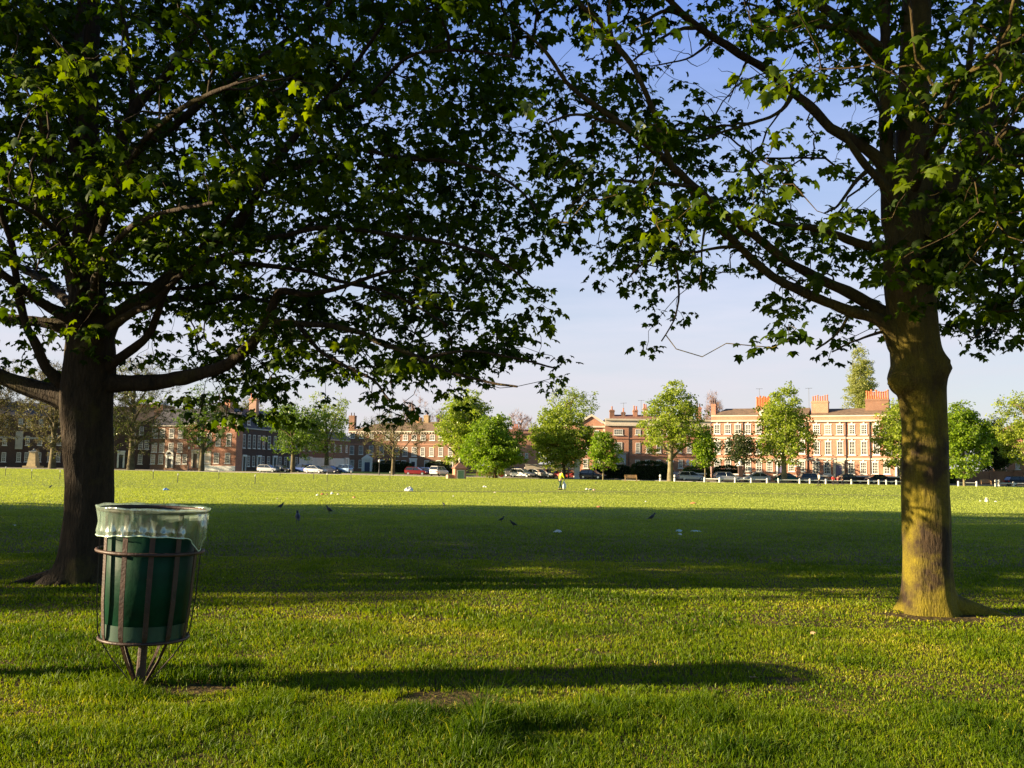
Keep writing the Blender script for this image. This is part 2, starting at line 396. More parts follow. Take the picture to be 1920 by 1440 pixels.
def grass(d0, d1, n, hmin, hmax, w0, far, name, margin=1.55, dwn=1.0):
    d = np.sqrt(RNG.uniform(d0 ** 2, d1 ** 2, n)) if dwn == 1 else d0 + (d1 - d0) * RNG.random(n) ** dwn
    x = RNG.uniform(-1, 1, n) * d * .555 * margin
    k = np.ones(n, bool)
    if far:
        px, _, _ = 960 + FPX * x / d, 0, 0
        k = d < edge_depth(px) - .3
    pts = np.stack([x, d, terr(d)], -1)
    big = vnoise(x, d, 1.3) * .5 + vnoise(x, d, .45) * .5
    vv = .8 * (vnoise(x + 7, d, 2.3) * .45 + vnoise(x, d + 9, .6) * .35 + vnoise(x, d, .17) * .2) + RNG.normal(0, .12, n) - .01
    h = (hmin + (hmax - hmin) * np.clip((big - .3) * 1.8, 0, 1)) * RNG.uniform(.55, 1.15, n)
    if not far:
        vv = vv + .12 - .35 * np.clip((big - .55) * 3, 0, 1)
        straw = RNG.random(n) < .035; vv[straw] = RNG.uniform(.88, 1, straw.sum()); 
        for c, rx, ry in patches:
            q = ((x - c[0]) / rx) ** 2 + ((d - c[1]) / ry) ** 2 + (vnoise(x, d, .12) - .5) * 1.2
            k &= ~((q < 1) & (RNG.random(n) < .96)); h = np.where((q < 1), h * .6, h); vv = np.where(q < 1.5, vv + .12, vv)
        # ranker grass round the foot of the bin and in clumps at the bottom left
        q = np.hypot(x - bin_p[0] + .1, d - bin_p[1] + .1); h = np.where(q < .55, h * (1.9 - q), h); vv = np.where(q < .55, vv - .15, vv)
        vv = vv - .04 * np.clip((5.9 - d) / .9, 0, 1); near = (d < 5.6) & (x < .6); h = np.where(near, h * 1.25, h)  # nearest grass darkened in colour for the shade deep between blades
        for c, r in [(G(885, 1385), .13), (G(1030, 1350), .2), (G(930, 1365), .16)]:
            q = np.hypot(x - c[0], (d - c[1]) * .8); h = np.where(q < r, h * 2.5, h); vv = np.where(q < r, vv - .12, vv)
    if not far:
        cl = vnoise(x + 31, d + 3, .33) * .6 + vnoise(x, d + 40, .14) * .4; c2 = np.clip((cl - .58) * 7, 0, 1) * np.clip((9 - d) / 3, 0, 1); h = h * (1 + .8 * c2); vv = vv - .16 * c2
        dry = np.clip((vnoise(x + 5, d * 2 + 11, .55) - .66) * 5, 0, 1); vv = vv + .3 * dry * RNG.random(n); h = h * (1 - .35 * dry)
    wd = w0 * RNG.uniform(.7, 1.3, n)
    vv = np.clip(vv, 0, 1)
    return blades(pts[k], h[k], wd[k], RNG.uniform(.1, 1.1, n)[k], vv[k])
def join(parts):
    V = []; A = []; Q = []; T = []; o = 0
    for v, q, t, a in parts:
        V.append(v); Q.append(q + o); T.append(t + o); A.append(a); o += len(v)
    return np.concatenate(V), [np.concatenate(Q), np.concatenate(T)], np.concatenate(A)
V, F, A = join([grass(3.6, 6.2, 140000, .018, .07, .0055, False, ''), grass(6.2, 9, 110000, .018, .064, .0075, False, ''), grass(9, 15, 160000, .022, .055, .012, False, '')])
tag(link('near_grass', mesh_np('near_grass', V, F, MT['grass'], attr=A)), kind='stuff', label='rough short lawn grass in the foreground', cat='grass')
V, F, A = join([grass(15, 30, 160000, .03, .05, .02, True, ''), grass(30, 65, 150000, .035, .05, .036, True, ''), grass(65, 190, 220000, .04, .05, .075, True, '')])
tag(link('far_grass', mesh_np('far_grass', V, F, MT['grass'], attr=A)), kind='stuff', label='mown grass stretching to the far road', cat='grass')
# ------------------------------------------------------------------ hero maples
LEAF = np.array([(.38, 0, .02), (0, 0, 0), (-.07, .2, -.02), (.1, .52, -.2), (.27, .33, -.06), (.68, .5, -.2), (.63, .25, -.04), (1.02, 0, -.2),
                 (.63, -.25, -.04), (.68, -.5, -.2), (.27, -.33, -.06), (.1, -.52, -.2), (-.07, -.2, -.02)])
LEAFT = np.array([(0, i, i + 1) for i in range(1, 12)] + [(0, 12, 1)])
def leaves_np(pos, dirv, size, val, shape=LEAF, tri=LEAFT):
    """leaf at pos, tip along dirv, blade facing up"""
    n = len(pos)
    d = dirv / np.linalg.norm(dirv, axis=1)[:, None]
    up = np.tile([0, 0, 1.0], (n, 1)) + RNG.normal(0, .38, (n, 3))
    s = np.cross(up, d); s /= np.linalg.norm(s, axis=1)[:, None] + 1e-9
    nn = np.cross(d, s)
    L_ = shape[None] * size[:, None, None]
    V = pos[:, None] + L_[..., 0:1] * d[:, None] + L_[..., 1:2] * s[:, None] + L_[..., 2:3] * nn[:, None]
    T = np.arange(n)[:, None, None] * len(shape) + tri[None]
    return V.reshape(-1, 3), T.reshape(-1, 3), np.repeat(val, len(shape))

class Tree:
    def __init__(s):
        s.P = []; s.par = []; s.R = []; s.plen = []; s.chains = []; s.tips = []
    def limb(s, pts, rad, step=.18):
        pts, rad = smooth_path(pts, rad, step)
        k0 = len(s.P); s.P += list(pts); s.R += list(rad); s.par += [-1] + list(range(k0, k0 + len(pts) - 1))
        return pts, rad
    def grow(s, sites, bias=.25, seg=4, sag=.1, rtip=.0035, keepbig=True):
        cap = len(s.P) + len(sites) * (seg + 1)
        A = np.zeros((cap, 3)); n = len(s.P); A[:n] = np.array(s.P); n0 = n
        par = np.full(cap, -1); par[:n] = s.par
        plen = np.zeros(cap)
        sites = np.asarray(sites)
        d0 = np.array([np.min(((A[:n0] - q) ** 2).sum(1)) for q in sites])
        for q in sites[np.argsort(d0)]:
            dd = A[:n] - q; dist = np.sqrt((dd * dd).sum(1))
            c = dist + bias * plen[:n] + .12 * np.maximum(0, A[:n, 2] - q[2])
            k = int(np.argmin(c)); p = A[k]; L_ = dist[k]
            if L_ < .02: continue
            if k >= n0 or par[k] >= 0:
                t = A[k] - A[par[k]] if par[k] >= 0 else q - p
            else: t = q - p
            t = t / (np.linalg.norm(t) + 1e-6)
            ctrl = p + (t * .45 + (q - p) / L_ * .5) * L_ * .5 + np.array([0, 0, sag * L_]) + RNG.normal(0, .06 * L_, 3)
            idx = [k]
            for i in range(1, seg + 1):
                u = i / seg
                x = (1 - u) ** 2 * p + 2 * u * (1 - u) * ctrl + u * u * q
                if i < seg: x = x + RNG.normal(0, .035 * L_, 3)
                A[n] = x; par[n] = idx[-1]; plen[n] = plen[idx[-1]] + L_ / seg; idx.append(n); n += 1
            s.chains.append(idx); s.tips.append((n - 1, idx[-2]))
        w = np.zeros(n)
        tipi = np.array([t[0] for t in s.tips])
        w[tipi] += rtip ** 2.4
        for i in range(n - 1, n0 - 1, -1):
            w[i] = max(w[i], rtip ** 2.4)
            if par[i] >= n0: w[par[i]] += w[i]
        s.rad = w ** (1 / 2.4); s.A = A[:n]; s.n0 = n0; s.par2 = par[:n]
        s.rad[:n0] = s.R[:n0]
        return s
    def twigs(s, sides=4, maxr=.2):
        V = []; F = []; o = 0
        for idx in s.chains:
            r = s.rad[idx].copy(); r[0] = min(r[0], r[1] * 1.25, maxr)
            v, f = tube(s.A[idx], np.minimum(r, maxr), sides)
            V.append(v); F.append(f + o); o += len(v)
        return np.concatenate(V), np.concatenate(F)

GRID = """
999999788788625257884768
999889998878356123634879
899888988788667733554799
899988887888777855522689
899999888886767766411599
678788889988659866754699
567688677888703664555698
456477876778602521434678
543469856899750100020013
100048637856420000000001
""".split()
GR = np.array([[int(c) for c in r] for r in GRID], float) / 9.0
def cover(px, py):
    gx = np.clip(px / 80 - .5, 0, 23); gy = np.clip(py / 80 - .5, 0, 9)
    i = np.floor(gx).astype(int); j = np.floor(gy).astype(int); i1 = np.minimum(i + 1, 23); j1 = np.minimum(j + 1, 9)
    a = gx - i; b_ = gy - j
    c = (GR[j, i] * (1 - a) + GR[j, i1] * a) * (1 - b_) + (GR[j1, i] * (1 - a) + GR[j1, i1] * a) * b_
    return np.where(py > 800, 0, c)
def lai(c): return -np.log(1 - np.clip(c, 0, 1) * .955) / 3.1

def crown_sites(n, cen, rad, side, zmin):
    q = RNG.normal(0, 1, (n, 3)); q /= np.linalg.norm(q, axis=1)[:, None]
    rr = RNG.random(n) ** (1 / 2.7); q *= rr[:, None]
    lump = .82 + .36 * vnoise(np.arctan2(q[:, 1], q[:, 0]) * 2.2 + 9, q[:, 2] * 2.5, .6)
    p = np.array(cen) + q * np.array(rad) * np.where(rr > .6, lump, 1)[:, None]
    px, py, d = proj(p)
    inside = (d > 3) & (px > 0) & (px < 1920) & (py > 0) & (py < 1440)
    pc = cover(px, py)
    keep = np.where(inside, lai(pc), .42)
    if side == 'L': ok = (px < 1035) | ((px < 1115) & (py > 430))
    else: ok = (px > 1000) & ~((px < 1115) & (py > 460))
    keep = np.where(inside & ~ok, 0, keep)
    keep = np.where(rr < .42, keep * .35, keep)
    k = (RNG.random(n) < keep) & (p[:, 2] > np.where(inside, 1.9, zmin)) & (d > 5.2)
    return p[k]

def leaf_cloud(T, per, spread, size, shape=LEAF, tri=LEAFT, flat=.5, val=None, extra=2):
    tips = np.array([T.A[a] for a, _ in T.tips]); prev = np.array([T.A[b] for _, b in T.tips])
    n = len(tips); cnt = RNG.integers(per[0], per[1] + 1, n); rep = np.repeat(np.arange(n), cnt); m = len(rep)
    q = RNG.normal(0, 1, (m, 3)); q /= np.linalg.norm(q, axis=1)[:, None]
    q *= (RNG.random((m, 1)) ** .5) * np.array([spread, spread, spread * flat])
    along = RNG.random((m, 1)) ** 2 * .8
    pos = tips[rep] * (1 - along) + prev[rep] * along + q
    out = q.copy(); out[:, 2] = 0; out += RNG.normal(0, spread * .4, (m, 3)); out[:, 2] = 0
    out /= np.linalg.norm(out, axis=1)[:, None] + 1e-9
    ph = RNG.uniform(.1, 1.15, m)
    d = out * np.cos(ph)[:, None]; d[:, 2] = -np.sin(ph)
    v = np.clip(RNG.normal(.5, .2, n)[rep] + RNG.normal(0, .12, m), 0, 1) if val is None else val(pos, rep, n)
    return leaves_np(pos, d, RNG.uniform(size[0], size[1], m), v, shape, tri)

def hero(name, label, dT, trunk, limbs, cen, rad, nsites, side, barkm, roots, zmin=2.5, knob=None):
    base = G(trunk[0][0], trunk[0][1]) if False else None
    sc = dT / FPX
    T = Tree(); V = []; F = []; o = 0
    def P3(t):
        d = t[3] if len(t) > 3 else dT
        return P(t[0], t[1], d), t[2] * d / FPX
    roots_k = .3 if side == 'R' else .45
    # trunk: dense tube with lumps and a flared foot
    pts, rr = zip(*[P3(t) for t in trunk]); pts = np.array(pts)
    g = float(terr(pts[0][1])); pts[0][2] = g - .08
    sp, sr = smooth_path(pts, rr, .035); n = 40
    v, f = tube(sp, sr, n); v = v.reshape(len(sp), n, 3)
    for i in range(len(sp)):
        c = sp[i]; dv = v[i] - c; a = np.arctan2(dv[:, 1], dv[:, 0]); h = c[2] - g
        k = 1 + .05 * np.sin(3 * a + .6 * h) + .035 * np.sin(5 * a - 1.1 * h + 2) + .03 * (vnoise(a * 3 + 20, np.full(n, h) * 2, .5) - .5) * 2
        fl = math.exp(-max(h, 0) / .16)
        k += fl * (.02 + roots_k * np.clip(np.sin(a * 2.5 + roots[0]), 0, 1) ** 1.3 + .2 * np.clip(np.sin(a * 5.3 + 1), 0, 1))
        if knob:
            for kn in knob:
                kp = P(kn[0], kn[1], dT)
                da = np.arctan2(kp[1] - .15 - c[1], kp[0] - c[0])
                dz = (c[2] - kp[2]) / kn[3]
                k += kn[2] * math.exp(-dz * dz) * np.exp(-((np.angle(np.exp(1j * (a - da)))) / .55) ** 2) * (1 + .4 * vnoise(a * 5, np.full(n, h) * 12, .6))
        v[i] = c + dv * k[:, None]
    V.append(v.reshape(-1, 3)); F.append(f); o += len(sp) * n
    T.limb(pts[len(pts) // 2:], np.array(rr)[len(pts) // 2:], .25)
    for lb in limbs:
        bare = lb[-1] == 'bare'
        if bare: lb = lb[:-1]
        q, r = zip(*[P3(t) for t in lb])
        q = np.array(q); r = np.array(r); wpx = np.array([t_[2] for t_ in lb]); r = r * np.where(wpx > 21, .95, .84 if side == 'L' else .68)
        sp, sr = smooth_path(q, r, .07)
        w = np.cumsum(RNG.normal(0, .0035, sp.shape), 0); w -= np.linspace(0, 1, len(sp))[:, None] * w[-1]; sp = sp + w
        # collar where it leaves the wood below
        t = np.linspace(0, 1, len(sp)); sr = sr * (1 + .18 * np.exp(-np.arange(len(sp)) * .07 / .12)) * (1 + .06 * np.sin(np.arange(len(sp)) * .9))
        v, f = tube(sp, sr, 12 if sr[0] > .05 else 8, .04); V.append(v); F.append(f + o); o += len(v)
        if not bare: T.limb(sp[::3], sr[::3], 1.0)
        else:
            for _ in range(9):      # bare twiglets
                k = RNG.integers(len(sp) // 3, len(sp)); a = sp[k]; dr = RNG.normal(0, 1, 3); dr[1] *= .4; dr /= np.linalg.norm(dr); ln = RNG.uniform(.15, .4)
                tp = [a]
                for s_ in range(5): dr = dr + RNG.normal(0, .35, 3); dr /= np.linalg.norm(dr); tp.append(tp[-1] + dr * ln / 5)
                v, f = tube(tp, np.linspace(.005, .002, 6), 4); V.append(v); F.append(f + o); o += len(v)
    for ax, ln, r0 in roots[1:]:
        b0 = pts[0]; dr = np.array([math.cos(ax), math.sin(ax), 0]); R_ = rr[0]
        rp = []; rdi = []
        for k in range(10):
            u = k / 9; q = b0 + dr * (R_ * .45 + ln * u) + np.array([-dr[1], dr[0], 0]) * .08 * math.sin(u * 4 + ax) * ln
            q[2] = float(terr(q[1])) + r0 * (.9 - 1.75 * u); rp.append(q); rdi.append(r0 * (1.25 - .75 * u))
        rp[0][2] += r0 * .9
        sp, sr = smooth_path(rp, rdi, .06); v, f = tube(sp, sr, 12, .05); V.append(v); F.append(f + o); o += len(v)
    sites = crown_sites(nsites, cen, rad, side, zmin)
    T.grow(sites)
    e = empty(name, (pts[0][0], pts[0][1], g), label, 'tree', 'maples framing the view')
    b0 = np.array([pts[0][0], pts[0][1], g])
    link('trunk', mesh_np('trunk', np.concatenate(V) - b0, np.concatenate(F), barkm, True), e)
    v, f = T.twigs(); link('twigs', mesh_np('twigs', v - b0, f, barkm, True), e)
    v, t, a = leaf_cloud(T, (11, 16), .26, (.065, .125), flat=.4); link('foliage', mesh_np('foliage', v - b0, t, MT['leaf'], attr=a), e)
    print(name, 'sites', len(sites), 'leaves', len(a) // 13)
    return e

D = 11.4
LT = [(147, 1094, 50), (155, 1060, 46), (161, 1000, 43), (165, 940, 42), (165, 880, 42), (161, 800, 44), (161, 745, 46), (165, 700, 46), (168, 660, 44), (168, 610, 40),
      (164, 560, 33), (163, 500, 28), (165, 440, 25), (168, 360, 23), (166, 280, 21), (165, 180, 19), (168, 80, 18), (172, 0, 16), (175, -120, 13), (170, -300, 9), (165, -500, 5)]
LL = [
 [(175, 716, 26), (215, 717, 21), (270, 716, 18), (330, 708, 17), (400, 690, 14, 11.2), (440, 670, 13, 11), (490, 620, 12, 10.8), (515, 570, 10, 10.7), (530, 545, 8, 10.6), (580, 552, 6, 10.5), (640, 540, 5, 10.3), (720, 512, 4, 10), (800, 500, 3, 9.8)],
 [(500, 605, 9, 10.8), (560, 610, 7, 10.6), (620, 612, 6.5, 10.4), (680, 625, 6, 10.2), (720, 645, 6, 10), (780, 665, 5, 9.8), (830, 690, 4, 9.6), (900, 712, 3, 9.3), (970, 725, 2.5, 9.1)],
 [(560, 610, 5, 10.6), (600, 660, 5, 10.4), (650, 690, 4, 10.2), (700, 715, 3, 10), (730, 750, 2.5, 9.9)],
 [(800, 672, 3.5, 9.7), (880, 660, 3, 9.6), (960, 670, 2.5, 9.5), (1040, 690, 2, 9.4)],
 [(178, 650, 28), (215, 597, 20), (270, 560, 18), (330, 510, 16), (370, 475, 14, 11), (430, 440, 12, 10.8), (470, 385, 11, 10.6), (500, 330, 9, 10.5), (545, 270, 8, 10.4), (600, 200, 6, 10.3), (660, 130, 5, 10.2), (720, 40, 4, 10)],
 [(160, 655, 15, 11.2), (200, 622, 11, 11), (250, 590, 9, 10.8), (290, 570, 8, 10.6), (340, 520, 6, 10.5), (420, 480, 5, 10.3), (500, 470, 4, 10)],
 [(180, 705, 15), (240, 660, 10, 11.2), (280, 628, 9, 11.1), (297, 595, 8, 11), (310, 560, 7, 10.9), (335, 520, 6, 10.9), (390, 460, 6, 10.8), (445, 390, 5, 10.6), (470, 300, 4, 10.4)],
 [(150, 750, 30), (90, 737, 22), (40, 722, 19), (0, 705, 17), (-80, 670, 13, 11.1), (-180, 640, 8, 10.8)],
 [(130, 730, 16), (90, 693, 12, 11.2), (70, 650, 10, 11.1), (50, 610, 9, 11), (35, 560, 9, 11), (30, 520, 8, 11), (20, 450, 7, 10.8), (0, 400, 6, 10.6), (-20, 300, 4, 10.4)],
 [(150, 620, 20), (80, 606, 12), (30, 600, 11), (-40, 590, 9), (-120, 560, 6)],
 [(150, 605, 17, 11.2), (90, 575, 12, 11), (50, 545, 10, 10.8), (10, 515, 9, 10.6), (-60, 470, 7, 10.4), (-140, 440, 5, 10.1)],
 [(138, 590, 9, 11), (155, 530, 7, 10.9), (166, 480, 6, 10.8), (175, 440, 5, 10.8), (185, 390, 3, 10.7)],
 [(170, 534, 8), (230, 532, 6, 11.6), (270, 530, 5, 11.7), (330, 540, 4, 11.8), (400, 530, 3, 12)],
 [(165, 430, 18), (205, 340, 14), (245, 230, 12.5), (275, 180, 11), (325, 130, 9, 11.2), (360, 70, 7, 11), (390, 0, 5, 11), (410, -80, 4, 11)],
 [(170, 370, 14), (250, 290, 10), (330, 236, 9, 11.3), (420, 160, 8, 11.2), (500, 100, 7, 11.1), (563, 58, 6, 11), (600, 22, 6, 10.9), (650, -30, 4, 10.8)],
 [(245, 230, 7), (248, 150, 6), (240, 80, 5), (225, 0, 3)],
 [(145, 545, 18), (112, 420, 15), (95, 330, 14), (84, 240, 13), (78, 160, 11), (58, 60, 8), (60, -60, 6)],
 [(150, 300, 12, 11.2), (138, 250, 11, 11.1), (142, 150, 11, 11), (150, 60, 10, 11), (160, -60, 7, 11)],
 [(360, 480, 7, 11), (430, 492, 6, 10.9), (480, 495, 6, 10.8), (540, 503, 5, 10.7), (610, 520, 5, 10.6), (690, 540, 4, 10.4), (760, 565, 3, 10.2), (840, 610, 2.5, 10)],
 [(425, 444, 7, 10.8), (480, 447, 6, 10.6), (540, 440, 6, 10.4), (600, 427, 6, 10.2), (680, 430, 5, 10), (760, 440, 5, 9.8), (850, 455, 4, 9.6), (940, 490, 3, 9.4), (1000, 540, 2, 9.3)],
 [(498, 334, 7, 10.5), (560, 312, 6, 10.3), (620, 295, 6, 10.1), (680, 282, 5, 9.9), (760, 298, 5, 9.7), (860, 306, 4, 9.5), (960, 345, 3, 9.3), (1010, 400, 2, 9.2)],
 [(600, 200, 5, 10.3), (680, 190, 5, 10), (760, 110, 4, 9.8), (840, 95, 3.5, 9.6), (930, 100, 3, 9.5), (980, 110, 2, 9.4)],
 [(165, 600, 12), (190, 500, 9, 10), (230, 440, 7, 9), (300, 400, 5, 8.3), (400, 380, 3.5, 7.8)],
 [(160, 560, 12), (130, 470, 9, 10), (90, 420, 7, 9), (50, 390, 5, 8.2), (-30, 360, 3, 7.6)],
 [(165, 500, 12), (210, 360, 9, 9.8), (280, 250, 7, 8.8), (380, 180, 5, 8), (500, 140, 3, 7.5)],
 [(168, 620, 14), (230, 590, 11, 12.8), (330, 560, 8, 14.2), (460, 560, 6, 15.2), (560, 580, 4, 16)],
 [(165, 540, 12), (260, 440, 9, 13), (360, 380, 7, 14.5), (500, 360, 4, 16)],
 [(160, 600, 12), (100, 540, 10, 13), (40, 500, 8, 14.3), (-20, 480, 5, 15.5)],
]
hero('maple_tree', 'broad dark maple at the left behind the litter bin, boughs reaching across the view', D, LT, LL, (-4.1, 12.0, 6.6), (7.3, 5.2, 5.4), 9800, 'L', MT['bark2'],
     [.8, (3.5, .75, .1), (2.6, .5, .08), (4.5, .35, .09), (5.6, .45, .08)])

D = 9.9
RTk = [(1744, 1150, 45), (1743, 1110, 43), (1741, 1050, 42), (1740, 1000, 42), (1737, 900, 41), (1735, 800, 40), (1729, 740, 42), (1721, 700, 46), (1715, 650, 44), (1710, 600, 43),
       (1704, 550, 45), (1702, 480, 46), (1706, 420, 42), (1711, 340, 34), (1710, 200, 28), (1716, 80, 27), (1718, 0, 25), (1715, -150, 20), (1700, -350, 12), (1690, -550, 6)]
RL = [
 [(1700, 640, 34), (1655, 602, 20), (1600, 583, 15), (1550, 565, 14), (1500, 545, 13), (1450, 520, 12), (1410, 485, 11), (1380, 455, 10, 9.8), (1340, 420, 10, 9.7), (1310, 385, 9, 9.6), (1290, 345, 8, 9.5), (1260, 310, 7, 9.4), (1225, 275, 6, 9.3), (1180, 250, 4, 9.2)],
 [(1700, 620, 30, 10), (1650, 582, 19, 10.1), (1600, 553, 16, 10.1), (1540, 525, 14, 10.1), (1500, 505, 13, 10), (1460, 480, 12, 9.9), (1400, 432, 12, 9.7), (1350, 395, 12, 9.5), (1300, 350, 11, 9.3), (1255, 310, 10, 9.2), (1200, 262, 9, 9), (1160, 230, 9, 9), (1110, 192, 8, 8.9), (1060, 150, 6, 8.8), (1025, 100, 5, 8.7), (985, 60, 4, 8.7)],
 [(1262, 320, 7, 9.1), (1238, 255, 7, 9), (1225, 215, 7, 9), (1205, 165, 7.5, 8.9), (1180, 120, 8, 8.9), (1150, 80, 8, 8.9), (1125, 45, 7.5, 8.9), (1090, 10, 7, 8.8), (1050, -30, 5, 8.8)],
 [(1150, 90, 5, 8.9), (1142, 40, 5, 8.9), (1145, -20, 4, 8.9)],
 [(1690, 345, 26), (1640, 290, 17), (1600, 262, 16), (1560, 240, 14), (1530, 208, 13), (1495, 178, 12), (1440, 130, 11), (1400, 105, 11, 9.7), (1350, 75, 10.5, 9.6), (1300, 40, 10, 9.5), (1270, 12, 9, 9.4), (1230, -30, 7, 9.3), (1180, -90, 5, 9.2)],
 [(1690, 390, 17, 9.7), (1655, 345, 13, 9.6), (1625, 312, 11, 9.6), (1600, 280, 9, 9.6), (1580, 250, 7, 9.6)],
 [(1622, 322, 6, 9.6), (1597, 347, 5, 9.5), (1580, 372, 4.5, 9.5), (1566, 390, 3.5, 9.4), (1545, 400, 2, 9.4)],
 [(1485, 178, 7), (1465, 208, 5, 9.8), (1430, 225, 4.5, 9.7), (1390, 235, 4, 9.6), (1350, 248, 3.5, 9.5), (1315, 265, 2.5, 9.4)],
 [(1665, 130, 18), (1640, 100, 15), (1605, 68, 15), (1565, 36, 14), (1535, 10, 13), (1490, -25, 10), (1420, -90, 7)],
 [(1650, 88, 9, 9.6), (1610, 60, 8, 9.5), (1545, 52, 6, 9.4), (1490, 45, 5, 9.3), (1440, 20, 4, 9.2), (1390, 5, 3, 9)],
 [(1705, 520, 26), (1677, 400, 22), (1668, 300, 20), (1662, 200, 16), (1662, 100, 13), (1663, 0, 12), (1662, -150, 9), (1640, -350, 5)],
 [(1722, 450, 40), (1757, 395, 30), (1788, 345, 25), (1812, 300, 23), (1835, 255, 22), (1858, 195, 20), (1878, 100, 19), (1898, 0, 18), (1930, -120, 14), (1960, -280, 8)],
 [(1740, 330, 14, 10.2), (1775, 250, 10, 10.4), (1800, 190, 10, 10.5), (1812, 140, 9, 10.6), (1820, 60, 7, 10.7), (1830, -40, 5, 10.8)],
 [(1700, 480, 22), (1645, 467, 14), (1605, 455, 12), (1545, 434, 10, 9.7), (1500, 426, 8, 9.5), (1455, 420, 6, 9.3), (1410, 400, 4, 9)],
 [(1600, 575, 5), (1575, 620, 3.5), (1530, 655, 2.5, 9.7)],
 [(1390, 460, 5, 9.8), (1320, 470, 4, 9.6), (1260, 480, 4, 9.4), (1210, 490, 3, 9.3), (1180, 520, 2.5, 9.2)],
 [(1260, 480, 3, 9.4), (1275, 540, 3, 9.3), (1265, 600, 2, 9.2), (1240, 640, 2, 9.2)],
 [(1330, 400, 4, 9.5), (1316, 460, 3, 9.5), (1314, 530, 2.5, 9.5)],
 [(1305, 350, 5, 9.3), (1230, 345, 5, 9.1), (1140, 340, 4, 8.9), (1095, 365, 3, 8.8), (1060, 400, 2.5, 8.8)],
 [(1160, 232, 5, 9), (1080, 215, 4, 8.8), (1030, 230, 3, 8.7)],
 [(1800, 320, 11), (1850, 370, 8, 10.3), (1885, 440, 6, 10.7), (1905, 540, 4, 11), (1880, 600, 3, 11.2)],
 [(1740, 470, 12), (1800, 470, 8, 10.6), (1860, 500, 6, 11.4), (1915, 540, 4, 12), (1990, 600, 3, 12.5)],
 [(1890, 450, 4, 10.7), (1860, 590, 3, 10.5), (1820, 640, 2, 10.4)],
 [(1860, 230, 10), (1940, 260, 9, 10.2), (2040, 330, 7, 10.4), (2100, 450, 5, 10.5)],
 [(1870, 130, 10), (1960, 60, 8, 9.5), (2080, 0, 6, 9)],
 [(1715, 350, 12, 9.6), (1740, 270, 9, 8.6), (1770, 200, 7, 7.8), (1800, 150, 5, 7.2), (1850, 120, 3, 6.8)],
 [(1850, 240, 12, 9.6), (1860, 250, 8, 8.8), (1870, 260, 6, 8), (1890, 240, 4, 7.3)],
 [(1710, 380, 14), (1690, 300, 9, 11.5), (1660, 220, 7, 13), (1620, 150, 5, 14.5)],
 [(1720, 400, 14), (1800, 330, 9, 11.5), (1860, 300, 7, 13), (1910, 250, 5, 14.5)],
 [(1290, 30, 7, 9.5), (1250, 20, 5.5, 9.4), (1205, 42, 4.5, 9.3), (1207, 62, 3.5, 9.3), (1180, 85, 3, 9.2), 'bare'],
 [(1310, 52, 6, 9.5), (1270, 58, 4.5, 9.5), (1230, 80, 4, 9.4), (1188, 113, 3, 9.3), 'bare'],
 [(1335, 78, 4, 9.6), (1300, 104, 3, 9.5), (1262, 116, 2.4, 9.4), (1210, 124, 1.5, 9.3), 'bare'],
 [(1400, 115, 3, 9.7), (1385, 150, 2, 9.6), (1365, 192, 1.3, 9.6), 'bare'],
 [(1660, 620, 4), (1600, 640, 3, 9.7), (1560, 660, 2, 9.6)],
]
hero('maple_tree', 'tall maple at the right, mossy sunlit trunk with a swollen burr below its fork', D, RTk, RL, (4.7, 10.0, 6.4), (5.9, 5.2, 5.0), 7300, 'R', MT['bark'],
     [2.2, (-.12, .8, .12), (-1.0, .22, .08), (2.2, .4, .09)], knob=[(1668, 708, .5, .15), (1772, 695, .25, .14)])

# trees that stand out of frame at the left and throw the long shadows over the lawn
def generic_maple(seed, H=15.0, R=5.5, zb=3.4, nsites=1500, z0=3.0):
    T = Tree(); lim = []
    lim.append(T.limb([(0, 0, -.1), (.05, 0, 2), (.1, .1, 4.5), (0, .1, 8), (.1, 0, H - 2)], [.38, .3, .27, .18, .05], .3))
    for k in range(16):
        a = k * 2.4; z = z0 + k * .55 * (H - z0) / 12; r = R * (.85 - .35 * k / 16)
        lim.append(T.limb([(0.05, 0, z), (r * .3 * math.cos(a), r * .3 * math.sin(a), z + .7), (r * .7 * math.cos(a + .15), r * .7 * math.sin(a + .15), z + 1.6), (r * math.cos(a + .2), r * math.sin(a + .2), z + 1.9)], [.13, .1, .06, .03], .3))
    q = RNG.normal(0, 1, (nsites, 3)); q /= np.linalg.norm(q, axis=1)[:, None]; q *= RNG.random((nsites, 1)) ** (1 / 2.6)
    hz = (H - zb) / 2; s_ = q * [R, R, hz] + [0, 0, zb + hz]
    s_ = s_[vnoise(s_[:, 0] + s_[:, 1] * .7, s_[:, 2], 1.6) > .47]
    T.grow(s_, seg=3)
    V = []; F = []; o = 0
    for p_, r_ in lim:
        v, f = tube(p_, r_, 10); V.append(v); F.append(f + o); o += len(v)
    v, f = T.twigs(3); V.append(v); F.append(f + o)
    tm = mesh_np('trunk', np.concatenate(V), np.concatenate(F), MT['bark2'], True)
    v, t, a = leaf_cloud(T, (14, 20), .55, (.16, .26)); fm = mesh_np('foliage', v, t, MT['leaf'], attr=a)
    return tm, fm
GTM = generic_maple(3); GTM2 = generic_maple(4, 13.5, 4.5, 6.4, 1300, 5.6)  # the high-crowned one is added unseen to shade the upper left canopy
